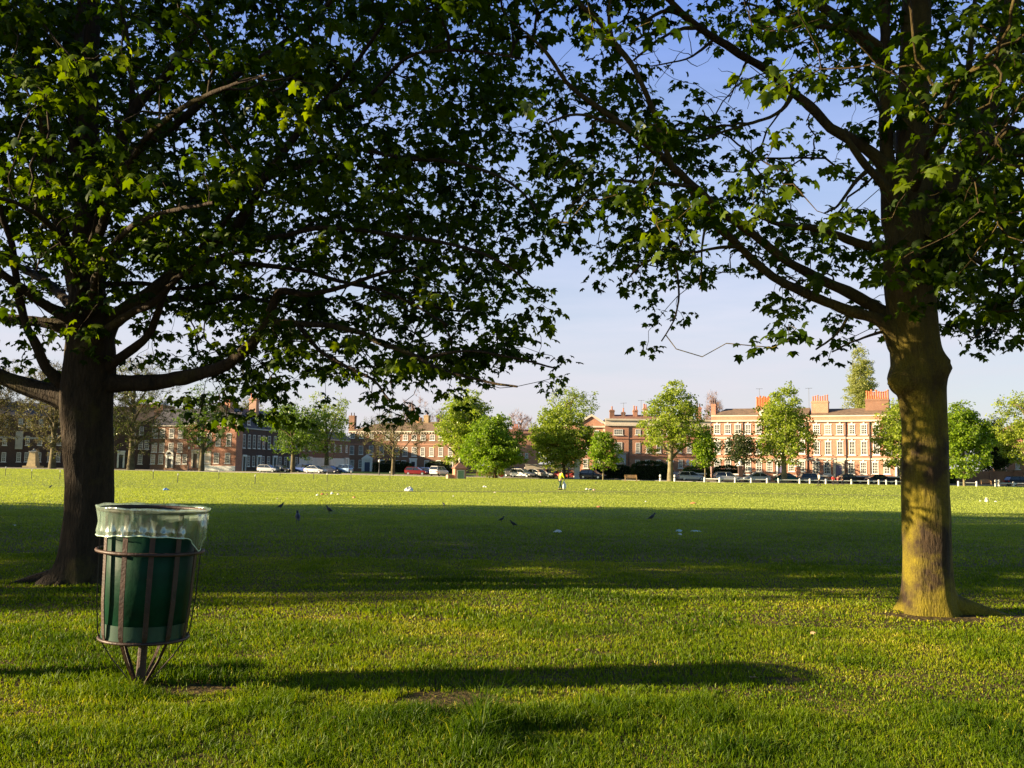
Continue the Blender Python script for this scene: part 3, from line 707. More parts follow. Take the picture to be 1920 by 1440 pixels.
SHADE = [(-12.6, 9.6, 1.0, 0.9, 'high crowned maple added out of frame to shade the left crown'), (-34, 10.3, (.85, 1.0, .74), 0, 'maple out of frame to the left, closest to the viewer'), (-20.5, 13.4, .95, 0.3, 'nearest of the maples out of frame to the left'), (-27, 20, 1.0, 1.7, 'second maple out of frame to the left, beyond the nearest'),
         (-38, 29.5, 1.15, 3.1, 'third maple in the row out of frame to the left'), (-36, 16.5, 1.15, 4.4, 'maple far out of frame to the left, behind the second'), (-52, 22, 1.4, 5.4, 'outermost tall maple out of frame to the left')]
for x, y, s_, rz_, lb in SHADE:
    e = empty('maple_tree', (x, y, float(terr(y))), lb, 'tree', 'maples out of frame to the left', rz_); e.scale = s_ if isinstance(s_, tuple) else (s_, s_, s_)
    g_ = GTM2 if 'high' in lb else GTM
    link('trunk', g_[0], e); link('foliage', g_[1], e)
# ------------------------------------------------------------------ buildings
MT['brick_red'] = mat_brick('red_brick', (.48, .19, .12), (.39, .14, .085), (.5, .38, .3))
MT['brick_orange'] = mat_brick('orange_brick', (.5, .22, .13), (.42, .17, .1), (.5, .38, .3))
MT['brick_brown'] = mat_brick('brown_brick', (.26, .12, .07), (.2, .09, .055), (.26, .2, .16))
MT['brick_dark'] = mat_brick('dark_brick', (.085, .045, .035), (.065, .035, .03), (.09, .07, .06))  # darkest brick tone, for the left row, dark fronts and low walls
MT['brick_yellow'] = mat_brick('stock_brick', (.36, .25, .13), (.29, .2, .11), (.34, .28, .2))
MT['tile_red'] = mat('roof_tiles', (.27, .13, .08), .85, var=.25, scale=2.0, stretch=(1, 1, 6))
MT['tile_brown'] = mat('old_roof_tiles', (.2, .13, .08), .85, var=.3, scale=1.5, stretch=(1, 1, 6))
MT['slate'] = mat('slate_roof', (.06, .055, .065), .7, var=.25, scale=2.0)
MT['white'] = mat('white_paint', (.7, .67, .62), .6, var=.05)
MT['cream'] = mat('cream_stucco', (.62, .53, .42), .8, var=.06, scale=.6)
MT['stucco'] = mat('pale_stucco', (.78, .76, .72), .8, var=.06, scale=.6)
MT['greystone'] = mat('grey_stone', (.42, .39, .34), .85, var=.12, scale=.8)
MT['bayblue'] = mat('grey_blue_paint', (.42, .45, .5), .6, var=.05)
MT['pot'] = mat('terracotta_pot', (.55, .16, .06), .8, var=.2, scale=4)
MT['darkpot'] = mat('dark_pot', (.09, .05, .04), .8, var=.2, scale=4)
MT['lead'] = mat('lead_pipe', (.05, .05, .055), .6)
def dcol(n, c): MT[n] = mat(n, c, .35, var=.05)
dcol('door_black', (.015, .015, .018)); dcol('door_lilac', (.16, .14, .26)); dcol('door_cream', (.5, .42, .25)); dcol('door_blue', (.05, .07, .14)); dcol('door_brown', (.1, .05, .025))
m, nt = newmat('window_glass'); L = nt.links
out = N(nt, 'ShaderNodeOutputMaterial'); b = N(nt, 'ShaderNodeBsdfPrincipled', Roughness=.08); b.inputs['Specular IOR Level'].default_value = .8
tc = N(nt, 'ShaderNodeTexCoord'); oi = N(nt, 'ShaderNodeObjectInfo'); r = ramp(nt, [(0, (.012, .015, .02)), (.7, (.03, .035, .045)), (1, (.2, .18, .16))]); L.new(oi.outputs['Random'], r.inputs[0]); L.new(r.outputs[0], b.inputs['Base Color'])
nz = N(nt, 'ShaderNodeTexNoise', Scale=.8); L.new(tc.outputs['Object'], nz.inputs['Vector']); bp = N(nt, 'ShaderNodeBump', Strength=.15, Distance=.2); L.new(nz.outputs['Fac'], bp.inputs['Height']); L.new(bp.outputs[0], b.inputs['Normal'])
L.new(b.outputs[0], out.inputs[0]); MT['glass'] = m

WIN = {}
def win_mesh(w, h, cols, rows, style):
    key = (round(w, 1), round(h, 1), cols, rows, style)
    if key in WIN: return WIN[key]
    w, h = key[0], key[1]; t = .13
    mb = MB()
    mb.box(-w / 2, -w / 2 + t, -.07, .05, 0, h); mb.box(w / 2 - t, w / 2, -.07, .05, 0, h)
    mb.box(-w / 2 + t, w / 2 - t, -.07, .05, h - t, h); mb.box(-w / 2 + t, w / 2 - t, -.07, .05, 0, t)
    mb.box(-w / 2 + t, w / 2 - t, -.055, .04, h / 2 - .05, h / 2 + .05)
    for c in range(1, cols):
        x = -w / 2 + t + (w - 2 * t) * c / cols
        mb.box(x - .03, x + .03, -.05, .03, t, h / 2 - .05); mb.box(x - .03, x + .03, -.05, .03, h / 2 + .05, h - t)
    for r_ in range(1, rows):
        z = t + (h - 2 * t) * r_ / rows
        if abs(z - h / 2) > .15: mb.box(-w / 2 + t, w / 2 - t, -.045, .03, z - .025, z + .025)
    mb.box(-w / 2 - .14, w / 2 + .14, -.17, .03, -.13, 0)       # sill
    if style == 'key':                                              # keystone and surround
        mb.box(-.13, .13, -.12, .05, h, h + .32); mb.box(-w / 2 - .1, -.13, -.08, .04, h, h + .1); mb.box(.13, w / 2 + .1, -.08, .04, h, h + .1)
    fm = mb.mesh('window', MT['white'])
    g = MB(); g.box(-w / 2 + t * .5, w / 2 - t * .5, -.02, .02, t * .5, h - t * .5); gm = g.mesh('pane', MT['glass'])
    WIN[key] = (fm, gm); return WIN[key]

class House:
    def __init__(s, name, label, cat, pxL, dL, pxR, dR, group=None):
        a = GD(pxL, dL); b_ = GD(pxR, dR)
        s.o = a; s.o[2] = -.4; u = b_ - a; u[2] = 0; s.w = np.linalg.norm(u); s.u = u / s.w
        s.e = empty(name, s.o, label, cat, group, math.atan2(s.u[1], s.u[0]))
    def ux(s, px):
        d = P(px, 874, 1.0) - CAM; A = np.array([[d[0], -s.u[0]], [d[1], -s.u[1]]])
        t, k = np.linalg.solve(A, s.o[:2] - CAM[:2]); s.t = t
        return k
    def z(s, px, py):
        s.ux(px); q = s.o + s.u * s.ux(px); dep = (q - CAM) @ Fv
        for _ in range(3):
            p = P(px, py, dep); dep = dep + ((q - p) @ Fv) * .0
        return p[2] + .4
    def box(s, name, m, x0, x1, y0, y1, z0, z1, parent=None):
        mb = MB(); mb.box(x0, x1, y0, y1, z0, z1); return mb.build(name, MT[m], parent or s.e)
    def win(s, x, z, w, h, cols=2, rows=4, style='', y=0):
        fm, gm = win_mesh(w, h, cols, rows, style)
        f = link('window', fm, s.e, (x, y, z)); link('pane', gm, f); return f
    def winpx(s, pxs, yt, yb, wpx, cols=2, rows=4, style=''):
        for px in pxs:
            x = s.ux(px); z1 = s.z(px, yt); z0 = s.z(px, yb)
            w = abs(s.ux(px + wpx / 2) - s.ux(px - wpx / 2))
            s.win(x, z0, w, z1 - z0, cols, rows, style)
    def chimney(s, px0, px1, ytop, ybot, yoff, npot, poth, m='brick_orange', pot='pot', thick=1.2, potr=.16):
        x0, x1 = s.ux(px0), s.ux(px1); z1 = s.z((px0 + px1) / 2, ytop) ; z0 = s.z((px0 + px1) / 2, ybot) - 1.5
        k = 1 + yoff / 150; z1 *= 1 + (k - 1) * .9
        mb = MB(); mb.box(x0, x1, yoff, yoff + thick, z0, z1 - .35); mb.box(x0 - .08, x1 + .08, yoff - .08, yoff + thick + .08, z1 - .35, z1 - .15); mb.box(x0, x1, yoff, yoff + thick, z1 - .15, z1)
        c = mb.build('chimney', MT[m], s.e)
        for i in range(npot):
            x = x0 + (x1 - x0) * (i + .5) / npot; hh = poth * random.uniform(.8, 1.1)
            mb = MB(); mb.lathe([(potr, 0), (potr * .8, hh * .2), (potr * .72, hh * .85), (potr * .95, hh * .87), (potr * .9, hh)], 8, (x, yoff + thick / 2, z1)); mb.build('chimney_pot', MT[pot], c)
    def door(s, px, yt, yb, wpx, m, surround='white', pediment=0):
        x = s.ux(px); z0 = s.z(px, yb); z1 = s.z(px, yt); w = abs(s.ux(px + wpx / 2) - s.ux(px - wpx / 2)) / 2
        z0 = max(z0, .0)
        mb = MB(); dw = w * .55
        mb.box(-w, -dw, -.25, .02, z0, z1 - .35); mb.box(dw, w, -.25, .02, z0, z1 - .35); mb.box(-w - .1, w + .1, -.32, .02, z1 - .35, z1)
        mb.box(-dw, dw, -.1, .02, z1 - .9, z1 - .35)
        if pediment: mb.add([(-w - .25, -.45, z1), (w + .25, -.45, z1), (0, -.45, z1 + pediment), (-w - .25, 0.02, z1), (w + .25, 0.02, z1), (0, 0.02, z1 + pediment)], [(0, 1, 2), (5, 4, 3), (0, 2, 5, 3), (1, 4, 5, 2), (0, 3, 4, 1)])
        if pediment: mb.box(-w, -w + .16, -.45, -.25, z0, z1); mb.box(w - .16, w, -.45, -.25, z0, z1)
        f = mb.build('door_surround', MT[surround], s.e, loc=(x, 0, 0))
        mb = MB(); mb.box(-dw, dw, -.06, .03, z0, z1 - .9)
        for a in (-.5, .08):
            for q in (.12, .55): mb.box(a * dw * 1.6, a * dw * 1.6 + dw * .65, -.09, -.05, z0 + (z1 - z0 - .9) * q, z0 + (z1 - z0 - .9) * (q + .33))
        dd = mb.build('door', MT[m], s.e, loc=(x, 0, 0))
        k = MB(); k.lathe([(.0, 0), (.05, .02), (.05, .07), (0, .09)], 6, (dw * .8, -.12, z0 + 1)); k.build('handle', MT['white'], dd)
    def roof(s, x0, x1, y0, y1, z0, z1, m='tile_red', hipL=0, hipR=0, ov=.3):
        ym = (y0 + y1) / 2; mb = MB(); x0 -= ov; x1 += ov; y0 -= ov; y1 += ov
        mb.add([(x0, y0, z0), (x1, y0, z0), (x1, y1, z0), (x0, y1, z0), (x0 + hipL, ym, z1), (x1 - hipR, ym, z1)], [(0, 1, 5, 4), (2, 3, 4, 5), (1, 2, 5), (3, 0, 4), (3, 2, 1, 0)])
        return mb.build('roof', MT[m], s.e)

# --- right terrace: two houses under one parapet
TG = 'brick houses of the far terrace'
def terrace(label, pxL, dL, pxR, dR):
    h = House('terraced_house', label, 'house', pxL, dL, pxR, dR, TG); mid = (pxL + pxR) / 2
    ze = h.z(mid, 790); zp = h.z(mid, 778.5); zr = h.z(mid, 766.5)
    h.box('wall', 'brick_red', 0, h.w, 0, 10, 0, ze)
    h.box('cornice', 'cream', 0, h.w, -.35, 10, ze, ze + .28); h.box('parapet', 'brick_orange', 0, h.w, -.02, 9.9, ze + .28, zp - .12)
    h.box('coping', 'cream', 0, h.w, -.12, 10, zp - .12, zp + .08)
    h.roof(.1, h.w - .1, 1.2, 9.5, zp + .08, zr + .5, 'tile_brown', 1.5 if pxL < 1400 else 0, 0, 0)
    for yb in (821, 861):
        z = h.z(mid, yb); h.box('band', 'cream', 0, h.w, -.12, .05, z - .14, z + .16)
    return h
hA = terrace('long red brick terraced house with an orange pot stack, behind the big plane tree', 1334, 163, 1516, 156.5)
pA = [1345, 1365, 1384, 1403, 1423, 1443, 1463, 1484, 1504]
hA.winpx(pA, 795, 813.5, 11.5, 3, 4, 'key'); hA.winpx(pA, 826, 851, 11.5, 3, 4, 'key'); hA.winpx([p for p in pA if p != 1463], 864, 884, 11.5, 3, 4, 'key')
hA.door(1463, 863, 893, 15, 'door_lilac', 'stucco')
hA.chimney(1413, 1441, 762, 768, 3, 9, 2.0, 'brick_red', potr=.19); hA.chimney(1327.5, 1336, 757, 778, 3, 2, .7, 'brick_red', 'darkpot')
z = hA.z(1430, 772); hA.box('skylight', 'cream', hA.ux(1422), hA.ux(1434), 1.2, 2.4, z - .5, z + .5)
hB = terrace('red brick terraced house with a lilac door and a very wide stack of pots', 1516.3, 156.5, 1712, 149)
pB = [1532, 1553.5, 1576, 1598.5, 1621, 1644, 1667, 1690]
hB.winpx(pB, 795, 814.5, 12.5, 3, 4, 'key'); hB.winpx(pB, 827, 853, 12, 3, 4, 'key'); hB.winpx([1530, 1551, 1596, 1619, 1641, 1663, 1706], 866, 889, 12.5, 3, 4, 'key')
hB.door(1573, 862, 894, 21, 'door_lilac', 'cream'); hB.door(1686, 868, 895, 15, 'door_black', 'stucco')
hB.chimney(1517, 1549, 751, 767, 3, 7, 1.0, 'brick_orange'); hB.chimney(1619, 1664, 747, 767, 4, 10, 1.5, 'brick_brown', thick=2, potr=.2)
for hh_, q_ in ((hA, 1394), (hA, 1453), (hA, 1514), (hB, 1587)):
    xx = hh_.ux(q_); mb = MB(); mb.box(xx - .05, xx + .05, -.18, -.02, 0, hh_.z(q_, 791)); mb.build('drainpipe', MT['lead'], hh_.e)
xx = hB.ux(1632); mb = MB(); z0 = hB.z(1632, 861); z1 = hB.z(1632, 791); mb.box(xx - .07, xx + .07, -.16, -.02, 0, z1); mb.box(xx - .07, xx + .07, -.3, -.02, z1 - .1, z1); mb.build('drainpipe', MT['lead'], hB.e)

# --- middle house with cream parapet
h = House('town_house', 'orange-red brick house with a deep cream parapet and a row of short chimneys', 'house', 1134, 164, 1332, 163)
ze = h.z(1230, 798); zp = h.z(1230, 785.5)
h.box('wall', 'brick_orange', 0, h.w, 0, 10, 0, ze); h.box('parapet', 'cream', 0, h.w, -.05, 9.9, ze, zp - .15); h.box('coping', 'cream', 0, h.w, -.3, 10, zp - .3, zp + .02)
h.box('cornice', 'cream', 0, h.w, -.25, -.05, ze - .1, ze + .2)
h.roof(1, h.w - 3, 1.5, 9.5, zp, h.z(1180, 778) + .4, 'tile_red', 1, 1, 0)
for yb in (822.5, 855.5):
    z = h.z(1230, yb); h.box('band', 'brick_red', 0, h.w, -.1, .05, z - .1, z + .1)
h.winpx([1159], 804, 815, 17, 4, 4); h.winpx([1196, 1215.5, 1235, 1254, 1273, 1292, 1311], 804.5, 815, 9.5, 3, 4)
h.winpx([1159], 829, 848, 15, 4, 4); h.winpx([1196, 1215.5, 1235, 1254, 1273, 1292, 1311], 830, 849, 9, 3, 4); h.winpx([1195, 1214, 1235, 1276, 1300], 862, 878, 9, 3, 4)
h.door(1256, 863, 890, 11, 'door_black', 'stucco')
for a, b_, yt, n, pm in ((1145, 1154, 768, 1, 'pot'), (1168, 1175, 772, 1, 'pot'), (1190, 1199, 768, 2, 'pot'), (1210, 1217, 764, 2, 'pot'), (1297, 1306, 764, 3, 'darkpot'), (1312, 1322, 763, 2, 'darkpot')):
    h.chimney(a, b_, yt, 786, 4, n, .75, 'brick_brown' if n != 2 else 'brick_orange', pm)
x = h.ux(1179); h.box('drainpipe', 'lead', x - .05, x + .05, -.12, 0, 0, ze)
bx0, bx1 = h.ux(1154), h.ux(1172); zb = h.z(1163, 851); bay = h.box('bay', 'bayblue', bx0, bx1, -2.2, 0, 0, zb)
mb = MB(); mb.box(bx0 - .15, bx1 + .15, -2.35, 0, zb, zb + .18); mb.build('bay_roof', MT['greystone'], bay)
h.win((bx0 + bx1) / 2, 1.2, 1.3, 2.0, 3, 4, y=-2.2)
# --- gabled house to its left
h = House('gabled_house', 'brick house with a cream trimmed triangular gable beside the yellow-green limes', 'house', 1040, 166, 1134, 164.5)
g0, g1 = h.ux(1084), h.ux(1134); ze = h.z(1110, 797); za = h.z(1108, 780)
h.box('wall', 'brick_orange', 0, h.w, 0, 9, 0, ze); gm = (g0 + g1) / 2
mb = MB(); mb.add([(g0, -.04, ze), (g1, -.04, ze), (gm, -.04, za), (g0, 9, ze), (g1, 9, ze), (gm, 9, za)], [(0, 1, 2), (5, 4, 3), (0, 3, 4, 1)]); mb.build('gable', MT['brick_orange'], h.e)
mb = MB(); t = .4
for a, b_ in ((g0, gm), (g1, gm)):
    s_ = 1 if b_ > a else -1
    mb.add([(a - .4 * s_, -.3, ze - .1), (b_, -.3, za), (b_, -.3, za + t), (a - .4 * s_, -.3, ze + t - .1), (a - .4 * s_, 0, ze - .1), (b_, 0, za), (b_, 0, za + t), (a - .4 * s_, 0, ze + t - .1)], [(0, 1, 2, 3), (7, 6, 5, 4), (3, 2, 6, 7), (0, 4, 5, 1)])
mb.box(g0 - .2, g1, -.32, 0, ze - .4, ze - .1); mb.build('gable_trim', MT['cream'], h.e)
mb = MB(); mb.add([(g0 - .3, 0, ze + .1), (gm, 0, za + .42), (gm, 9, za + .42), (g0 - .3, 9, ze + .1), (g1 + .3, 0, ze + .1), (g1 + .3, 9, ze + .1)], [(0, 1, 2, 3), (1, 4, 5, 2)]); mb.build('roof', MT['slate'], h.e)
mb = MB()
for k in range(int(ze / .6)):
    w_ = .5 if k % 2 else .32
    mb.box(g1 - w_, g1, -.05, .02, k * .6, k * .6 + .52)
mb.build('quoins', MT['cream'], h.e)
h.winpx([1098, 1118], 806, 820, 9, 3, 4); h.winpx([1098, 1118], 832, 850, 9, 3, 4); h.winpx([1098, 1120], 860, 878, 9, 3, 4); h.winpx([1050, 1068], 806, 820, 8, 3, 4)

# --- left-centre range with hipped tiled roofs
h = House('brick_house', 'long brown brick house with a hipped tile roof, dentil eaves and a pedimented porch', 'house', 655, 236, 742, 232)
def range_(h, mid, yr, hl, hr, m='tile_brown'):
    ze = h.z(mid, 812); zr = h.z(mid, yr)
    h.box('wall', 'brick_brown', 0, h.w, 0, 11, 0, ze); h.box('eaves', 'cream', -.2, h.w + .2, -.55, 11.3, ze + .25, ze + .5)
    mb = MB(); x = 0
    while x < h.w: mb.box(x, x + .3, -.4, .02, ze - .1, ze + .25); x += .75
    mb.build('dentils', MT['cream'], h.e)
    h.roof(0, h.w, 0, 11, ze + .5, zr, m, hl, hr, .45)
    z = h.z(mid, 833); h.box('band', 'brick_orange', 0, h.w, -.07, .02, z - .12, z + .12)
range_(h, 700, 791, 6, 0)
h.winpx([660, 676, 695], 812.5, 821.5, 8, 2, 4, ''); h.winpx([659, 676, 695, 715], 835.5, 852, 8, 3, 4); h.winpx([660, 676, 717], 862, 877, 7, 3, 4)
h.winpx([725], 815, 824.5, 8, 2, 4)
h.door(689, 860, 884, 19, 'door_blue', 'stucco', 1.1); h.chimney(644.5, 655, 779, 800, 2, 2, .8, 'brick_brown', 'darkpot')
h = House('brick_house', 'brown brick house, upper half sunlit, with square white attic windows and a small canopy door', 'house', 742.3, 232, 862, 226)
range_(h, 800, 788.5, 0, 0)
h.winpx([743, 759, 775.5, 792, 809.5, 826.5, 844], 815, 825.5, 9.5, 2, 4); h.winpx([743, 759, 776, 792, 808.5, 826, 844], 838.5, 855.5, 8.5, 3, 4, '')
h.winpx([727 + 18, 757, 800, 822, 845], 863, 876, 9, 3, 4); h.door(775, 859, 883, 13, 'door_black', 'stucco')
h.chimney(776, 785, 779, 789, 5, 1, .9, 'brick_yellow'); h.chimney(760, 769, 783, 789, 5, 1, .6, 'brick_orange'); h.chimney(826, 835, 778, 789, 5, 2, .5, 'brick_orange')

# --- row on the left side, its front turned away from the sun
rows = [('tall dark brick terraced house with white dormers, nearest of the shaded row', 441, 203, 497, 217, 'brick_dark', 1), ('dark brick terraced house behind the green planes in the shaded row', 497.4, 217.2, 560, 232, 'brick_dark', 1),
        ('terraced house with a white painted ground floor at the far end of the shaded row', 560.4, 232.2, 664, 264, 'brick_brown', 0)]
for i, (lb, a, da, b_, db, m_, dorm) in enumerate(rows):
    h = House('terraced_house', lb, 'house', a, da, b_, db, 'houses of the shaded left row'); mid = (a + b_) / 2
    h.w = abs(h.ux(b_)); ze = 8.6; n = 6 if i < 2 else 9; ze = 9.4 if i < 2 else 8.2
    h.box('wall', m_, 0, h.w, 0, 9, 0, ze); h.box('cornice', 'greystone', 0, h.w, -.3, 9, ze, ze + .3)
    if dorm:
        mb = MB(); mb.add([(0, 0, ze + .3), (h.w, 0, ze + .3), (h.w, 1.6, ze + 2.9), (0, 1.6, ze + 2.9), (h.w, 4.5, ze + 5.0), (0, 4.5, ze + 5.0), (0, 9, ze + .3), (h.w, 9, ze + .3)], [(0, 1, 2, 3), (3, 2, 4, 5), (5, 4, 7, 6), (0, 3, 5, 6), (1, 7, 4, 2)]); mb.build('roof', MT['slate'], h.e)
        mb = MB(); mb.add([(-.25, -.1, ze - .5), (-.25, 0, ze + .6), (-.25, 1.6, ze + 3.2), (-.25, 4.5, ze + 5.5), (-.25, 8, ze + 2.5), (-.25, 8, ze - .5), (0.05, -.1, ze - .5), (.05, 0, ze + .6), (.05, 1.6, ze + 3.2), (.05, 4.5, ze + 5.5), (.05, 8, ze + 2.5), (.05, 8, ze - .5)],
            [(0, 1, 2, 3, 4, 5), (11, 10, 9, 8, 7, 6), (0, 6, 7, 1), (1, 7, 8, 2), (2, 8, 9, 3), (3, 9, 10, 4)]); mb.build('gable_wall', MT['brick_dark'], h.e)
    else: h.roof(0, h.w, 0, 9, ze + .3, ze + 2.6, 'tile_brown')
    if i == 2: h.box('painted_floor', 'stucco', 0, h.w, -.06, .02, 0, 3.4)
    for k in range(n):
        x = h.w * (k + .5) / n
        h.win(x, 5.1, 1.25, 3.1 if i < 2 else 2.0, 2, 4)
        if k % 3 == 1: pass
        else: h.win(x, 1.0, 1.25, 2.4, 2, 4)
        if dorm and k % 2 == 0:
            d_ = h.box('dormer', 'slate', x - .9, x + .9, .35, 1.9, ze + .9, ze + 2.7); h.win(x, ze + 1.0, 1.4, 1.5, 2, 2, y=.3)
    for k in range(1, n, 3):
        x = h.w * (k + .5) / n; mb = MB(); mb.box(x - .9, x - .55, -.3, .02, 0, 3.2); mb.box(x + .55, x + .9, -.3, .02, 0, 3.2); mb.box(x - 1, x + 1, -.4, .02, 3.2, 3.6); f = mb.build('door_surround', MT['stucco'], h.e)
        h.box('door', 'door_black', x - .55, x + .55, -.05, .02, 0, 3.0)
    if i == 0:
        for a_, b2, y0, y1, n_ in ((.3, 2.2, 3.5, 5.2, 4),): 
            mb = MB(); mb.box(a_, b2, 2, 3.6, ze + 1, ze + 5.8); c = mb.build('chimney', MT['brick_orange'], h.e)
            for q in range(3): mb = MB(); mb.lathe([(.2, 0), (.15, .9), (.18, 1.0)], 8, ((a_ + b2) / 2, 2.3 + q * .5, ze + 5.8)); mb.build('chimney_pot', MT['pot'], c)
        mb = MB(); mb.box(h.w * .88, h.w * .98, 2, 3.8, ze + 1, ze + 7.6); mb.box(h.w * .87, h.w * .99, 1.85, 3.95, ze + 7.1, ze + 7.4); c = mb.build('chimney', MT['brick_orange'], h.e)
        for q in range(4): mb = MB(); mb.lathe([(.22, 0), (.17, 1.0), (.2, 1.1)], 8, (h.w * .93, 2.25 + q * .45, ze + 7.6)); mb.build('chimney_pot', MT['pot'], c)
# --- sunlit and dark fronts at the left
h = H6 = House('town_house', 'sunlit red brick house with a cream stucco doorcase beside a green tree', 'house', 352, 201, 441, 199)
ze = h.z(400, 794); h.box('wall', 'brick_red', 0, h.w, 0, 3, 0, ze); h.box('plinth', 'stucco', h.ux(383), h.w, -.12, .02, 0, 1.1); h.box('cornice', 'greystone', 0, h.w, -.3, 3, ze, ze + .3)
h.roof(0, h.w, 0, 3.4, ze + .3, ze + 2.6, 'slate')
h.winpx([372, 390, 407, 427], 812, 836, 9, 3, 4); h.winpx([388, 405, 426], 849, 869, 10, 3, 4); h.winpx([372, 414], 788.5, 799, 9, 2, 2)
h.door(366, 843, 877, 14, 'door_brown', 'cream'); x0, x1 = h.ux(383), h.ux(395); h.box('stucco_panel', 'cream', x0, x1, -.05, .02, 1.1, h.z(388, 846))
h = House('town_house', 'old dark brick house with many white sashes and an arched white doorway', 'house', 281, 206, 351.6, 203)
ze = h.z(316, 797); h.box('wall', 'brick_brown', 0, h.w, 0, 9, 0, ze); h.roof(0, h.w, 0, 9, ze, ze + 4, 'slate'); h.box('cornice', 'greystone', 0, h.w, -.3, .02, ze - .25, ze)
for yt, yb in ((803, 821), (830, 848)): h.winpx([288, 302, 319, 336], yt, yb, 9.5, 3, 4)
h.winpx([286, 301, 334, 346], 852, 870, 8.5, 3, 4); h.door(318, 852, 877, 14, 'door_black', 'white')
mb = MB(); x = h.ux(318); zz = h.z(318, 853); rr_ = 1.05
V = [(x + r_ * math.cos(a), y_, zz + r_ * math.sin(a)) for y_ in (-.34, -.02) for r_ in (rr_, rr_ * .6) for a in np.linspace(0, PI, 9)]
mb.add(V, [(i, i + 1, i + 10, i + 9) for i in range(8)] + [(i, i + 18, i + 19, i + 1) for i in range(8)]); mb.build('fanlight_arch', MT['white'], h.e)
h = House('town_house', 'dark house with a tall white doorcase, mostly hidden behind the left maple trunk', 'house', 196, 203, 280.6, 206.2)
ze = h.z(240, 790); h.box('wall', 'brick_dark', 0, h.w, 0, 9, 0, ze); h.roof(0, h.w, 0, 9, ze, ze + 3.5, 'tile_brown'); h.winpx([247, 262, 273], 825, 842, 8, 3, 4); h.winpx([247, 262], 852, 870, 8, 3, 4); h.winpx([207, 247, 262], 800, 815, 8, 3, 4)
h.door(226, 845, 877, 14, 'door_black', 'stucco')
h = House('mansion', 'wide dark brick building with pale upper windows at the far left, behind the monument', 'house', -160, 207, 118, 219)
ze = h.z(0, 778); h.box('wall', 'brick_dark', 0, h.w, 0, 12, 0, ze); h.box('stone_band', 'greystone', 0, h.w, -.1, .02, h.z(0, 822), h.z(0, 818)); h.roof(0, h.w, 0, 12, ze, ze + 3.4, 'slate')
h.box('stone_bay', 'greystone', h.ux(26), h.ux(40), -.35, .02, h.z(30, 842), h.z(30, 808))
for yt, yb in ((785, 800), (817, 835), (848, 866)): h.winpx([-120, -95, -70, -45, -20, 6, 34, 49, 72, 92, 108], yt, yb, 8, 3, 4)
h.box('wing', 'brick_brown', h.ux(-40), h.ux(0), 3, 10, ze, ze + 4)
h = House('apartment_building', 'tall distant block with a white framed attic rising behind bare planes', 'building', 236, 262, 300, 262)
h.box('wall', 'brick_brown', 0, h.w, 0, 10, 0, h.z(268, 757)); h.box('balcony_rail', 'white', 1.5, h.w * .7, -.8, -.7, h.z(260, 767), h.z(260, 764)); h.winpx([250, 262, 276], 764, 773, 6, 2, 2); h.box('penthouse', 'stucco', h.w * .55, h.w * .85, 1, 8, h.z(268, 757), h.z(268, 752))
h = House('brick_house', 'house with orange pots glimpsed between the lime trees', 'house', 925, 240, 1010, 240)
h.box('wall', 'brick_orange', 0, h.w, 0, 9, 0, h.z(960, 812)); h.roof(0, h.w, 0, 9, h.z(960, 812), h.z(960, 803), 'tile_red'); h.chimney(960, 971, 801, 812, 2, 4, .8, 'brick_orange'); h.winpx([975, 987], 850, 862, 6, 3, 4)
h = House('brick_house', 'orange brick house behind the garden wall at the right edge', 'house', 1888, 165, 1990, 163)
h.box('wall', 'brick_orange', 0, h.w, 0, 9, 0, h.z(1910, 812)); h.roof(0, h.w, 0, 9, h.z(1910, 812), h.z(1910, 795), 'tile_red', 2, 2); h.winpx([1905, 1925, 1945], 846, 860, 10, 3, 4); h.winpx([1908, 1930], 868, 880, 8, 3, 4)
h = House('garden_wall', 'old brown brick garden wall behind the white rails at the right', 'wall', 1716, 157, 2080, 154)
mb = MB(); mb.box(0, h.w, 0, .4, 0, 2.3)
for k in range(int(h.w / 4)): mb.box(k * 4, k * 4 + .6, -.08, .48, 0, 2.42)
mb.build('brickwork', MT['brick_brown'], h.e); h.box('coping', 'tile_brown', 0, h.w, -.06, .46, 2.42, 2.52)
h = House('garden_wall', 'pale stucco garden wall behind the cars left of the white pillar', 'wall', 985, 163, 1078, 163)
mb = MB(); mb.box(0, h.w, 0, .4, 0, 2.2); mb.build('stucco', MT['cream'], h.e); h.box('coping', 'greystone', -.05, h.w + .05, -.08, .48, 2.2, 2.35)
for px, lb in ((1082, 'pale square gate pillar beside the red car'),):
    p = GD(px, 151); e = empty('gate_pillar', (p[0], p[1], -.4), lb, 'pillar'); mb = MB(); mb.box(-.45, .45, -.45, .45, 0, 2.9); mb.build('shaft', MT['stucco'], e); mb = MB(); mb.box(-.55, .55, -.55, .55, 2.9, 3.08); mb.box(-.4, .4, -.4, .4, 3.08, 3.2); mb.build('cap', MT['stucco'], e)

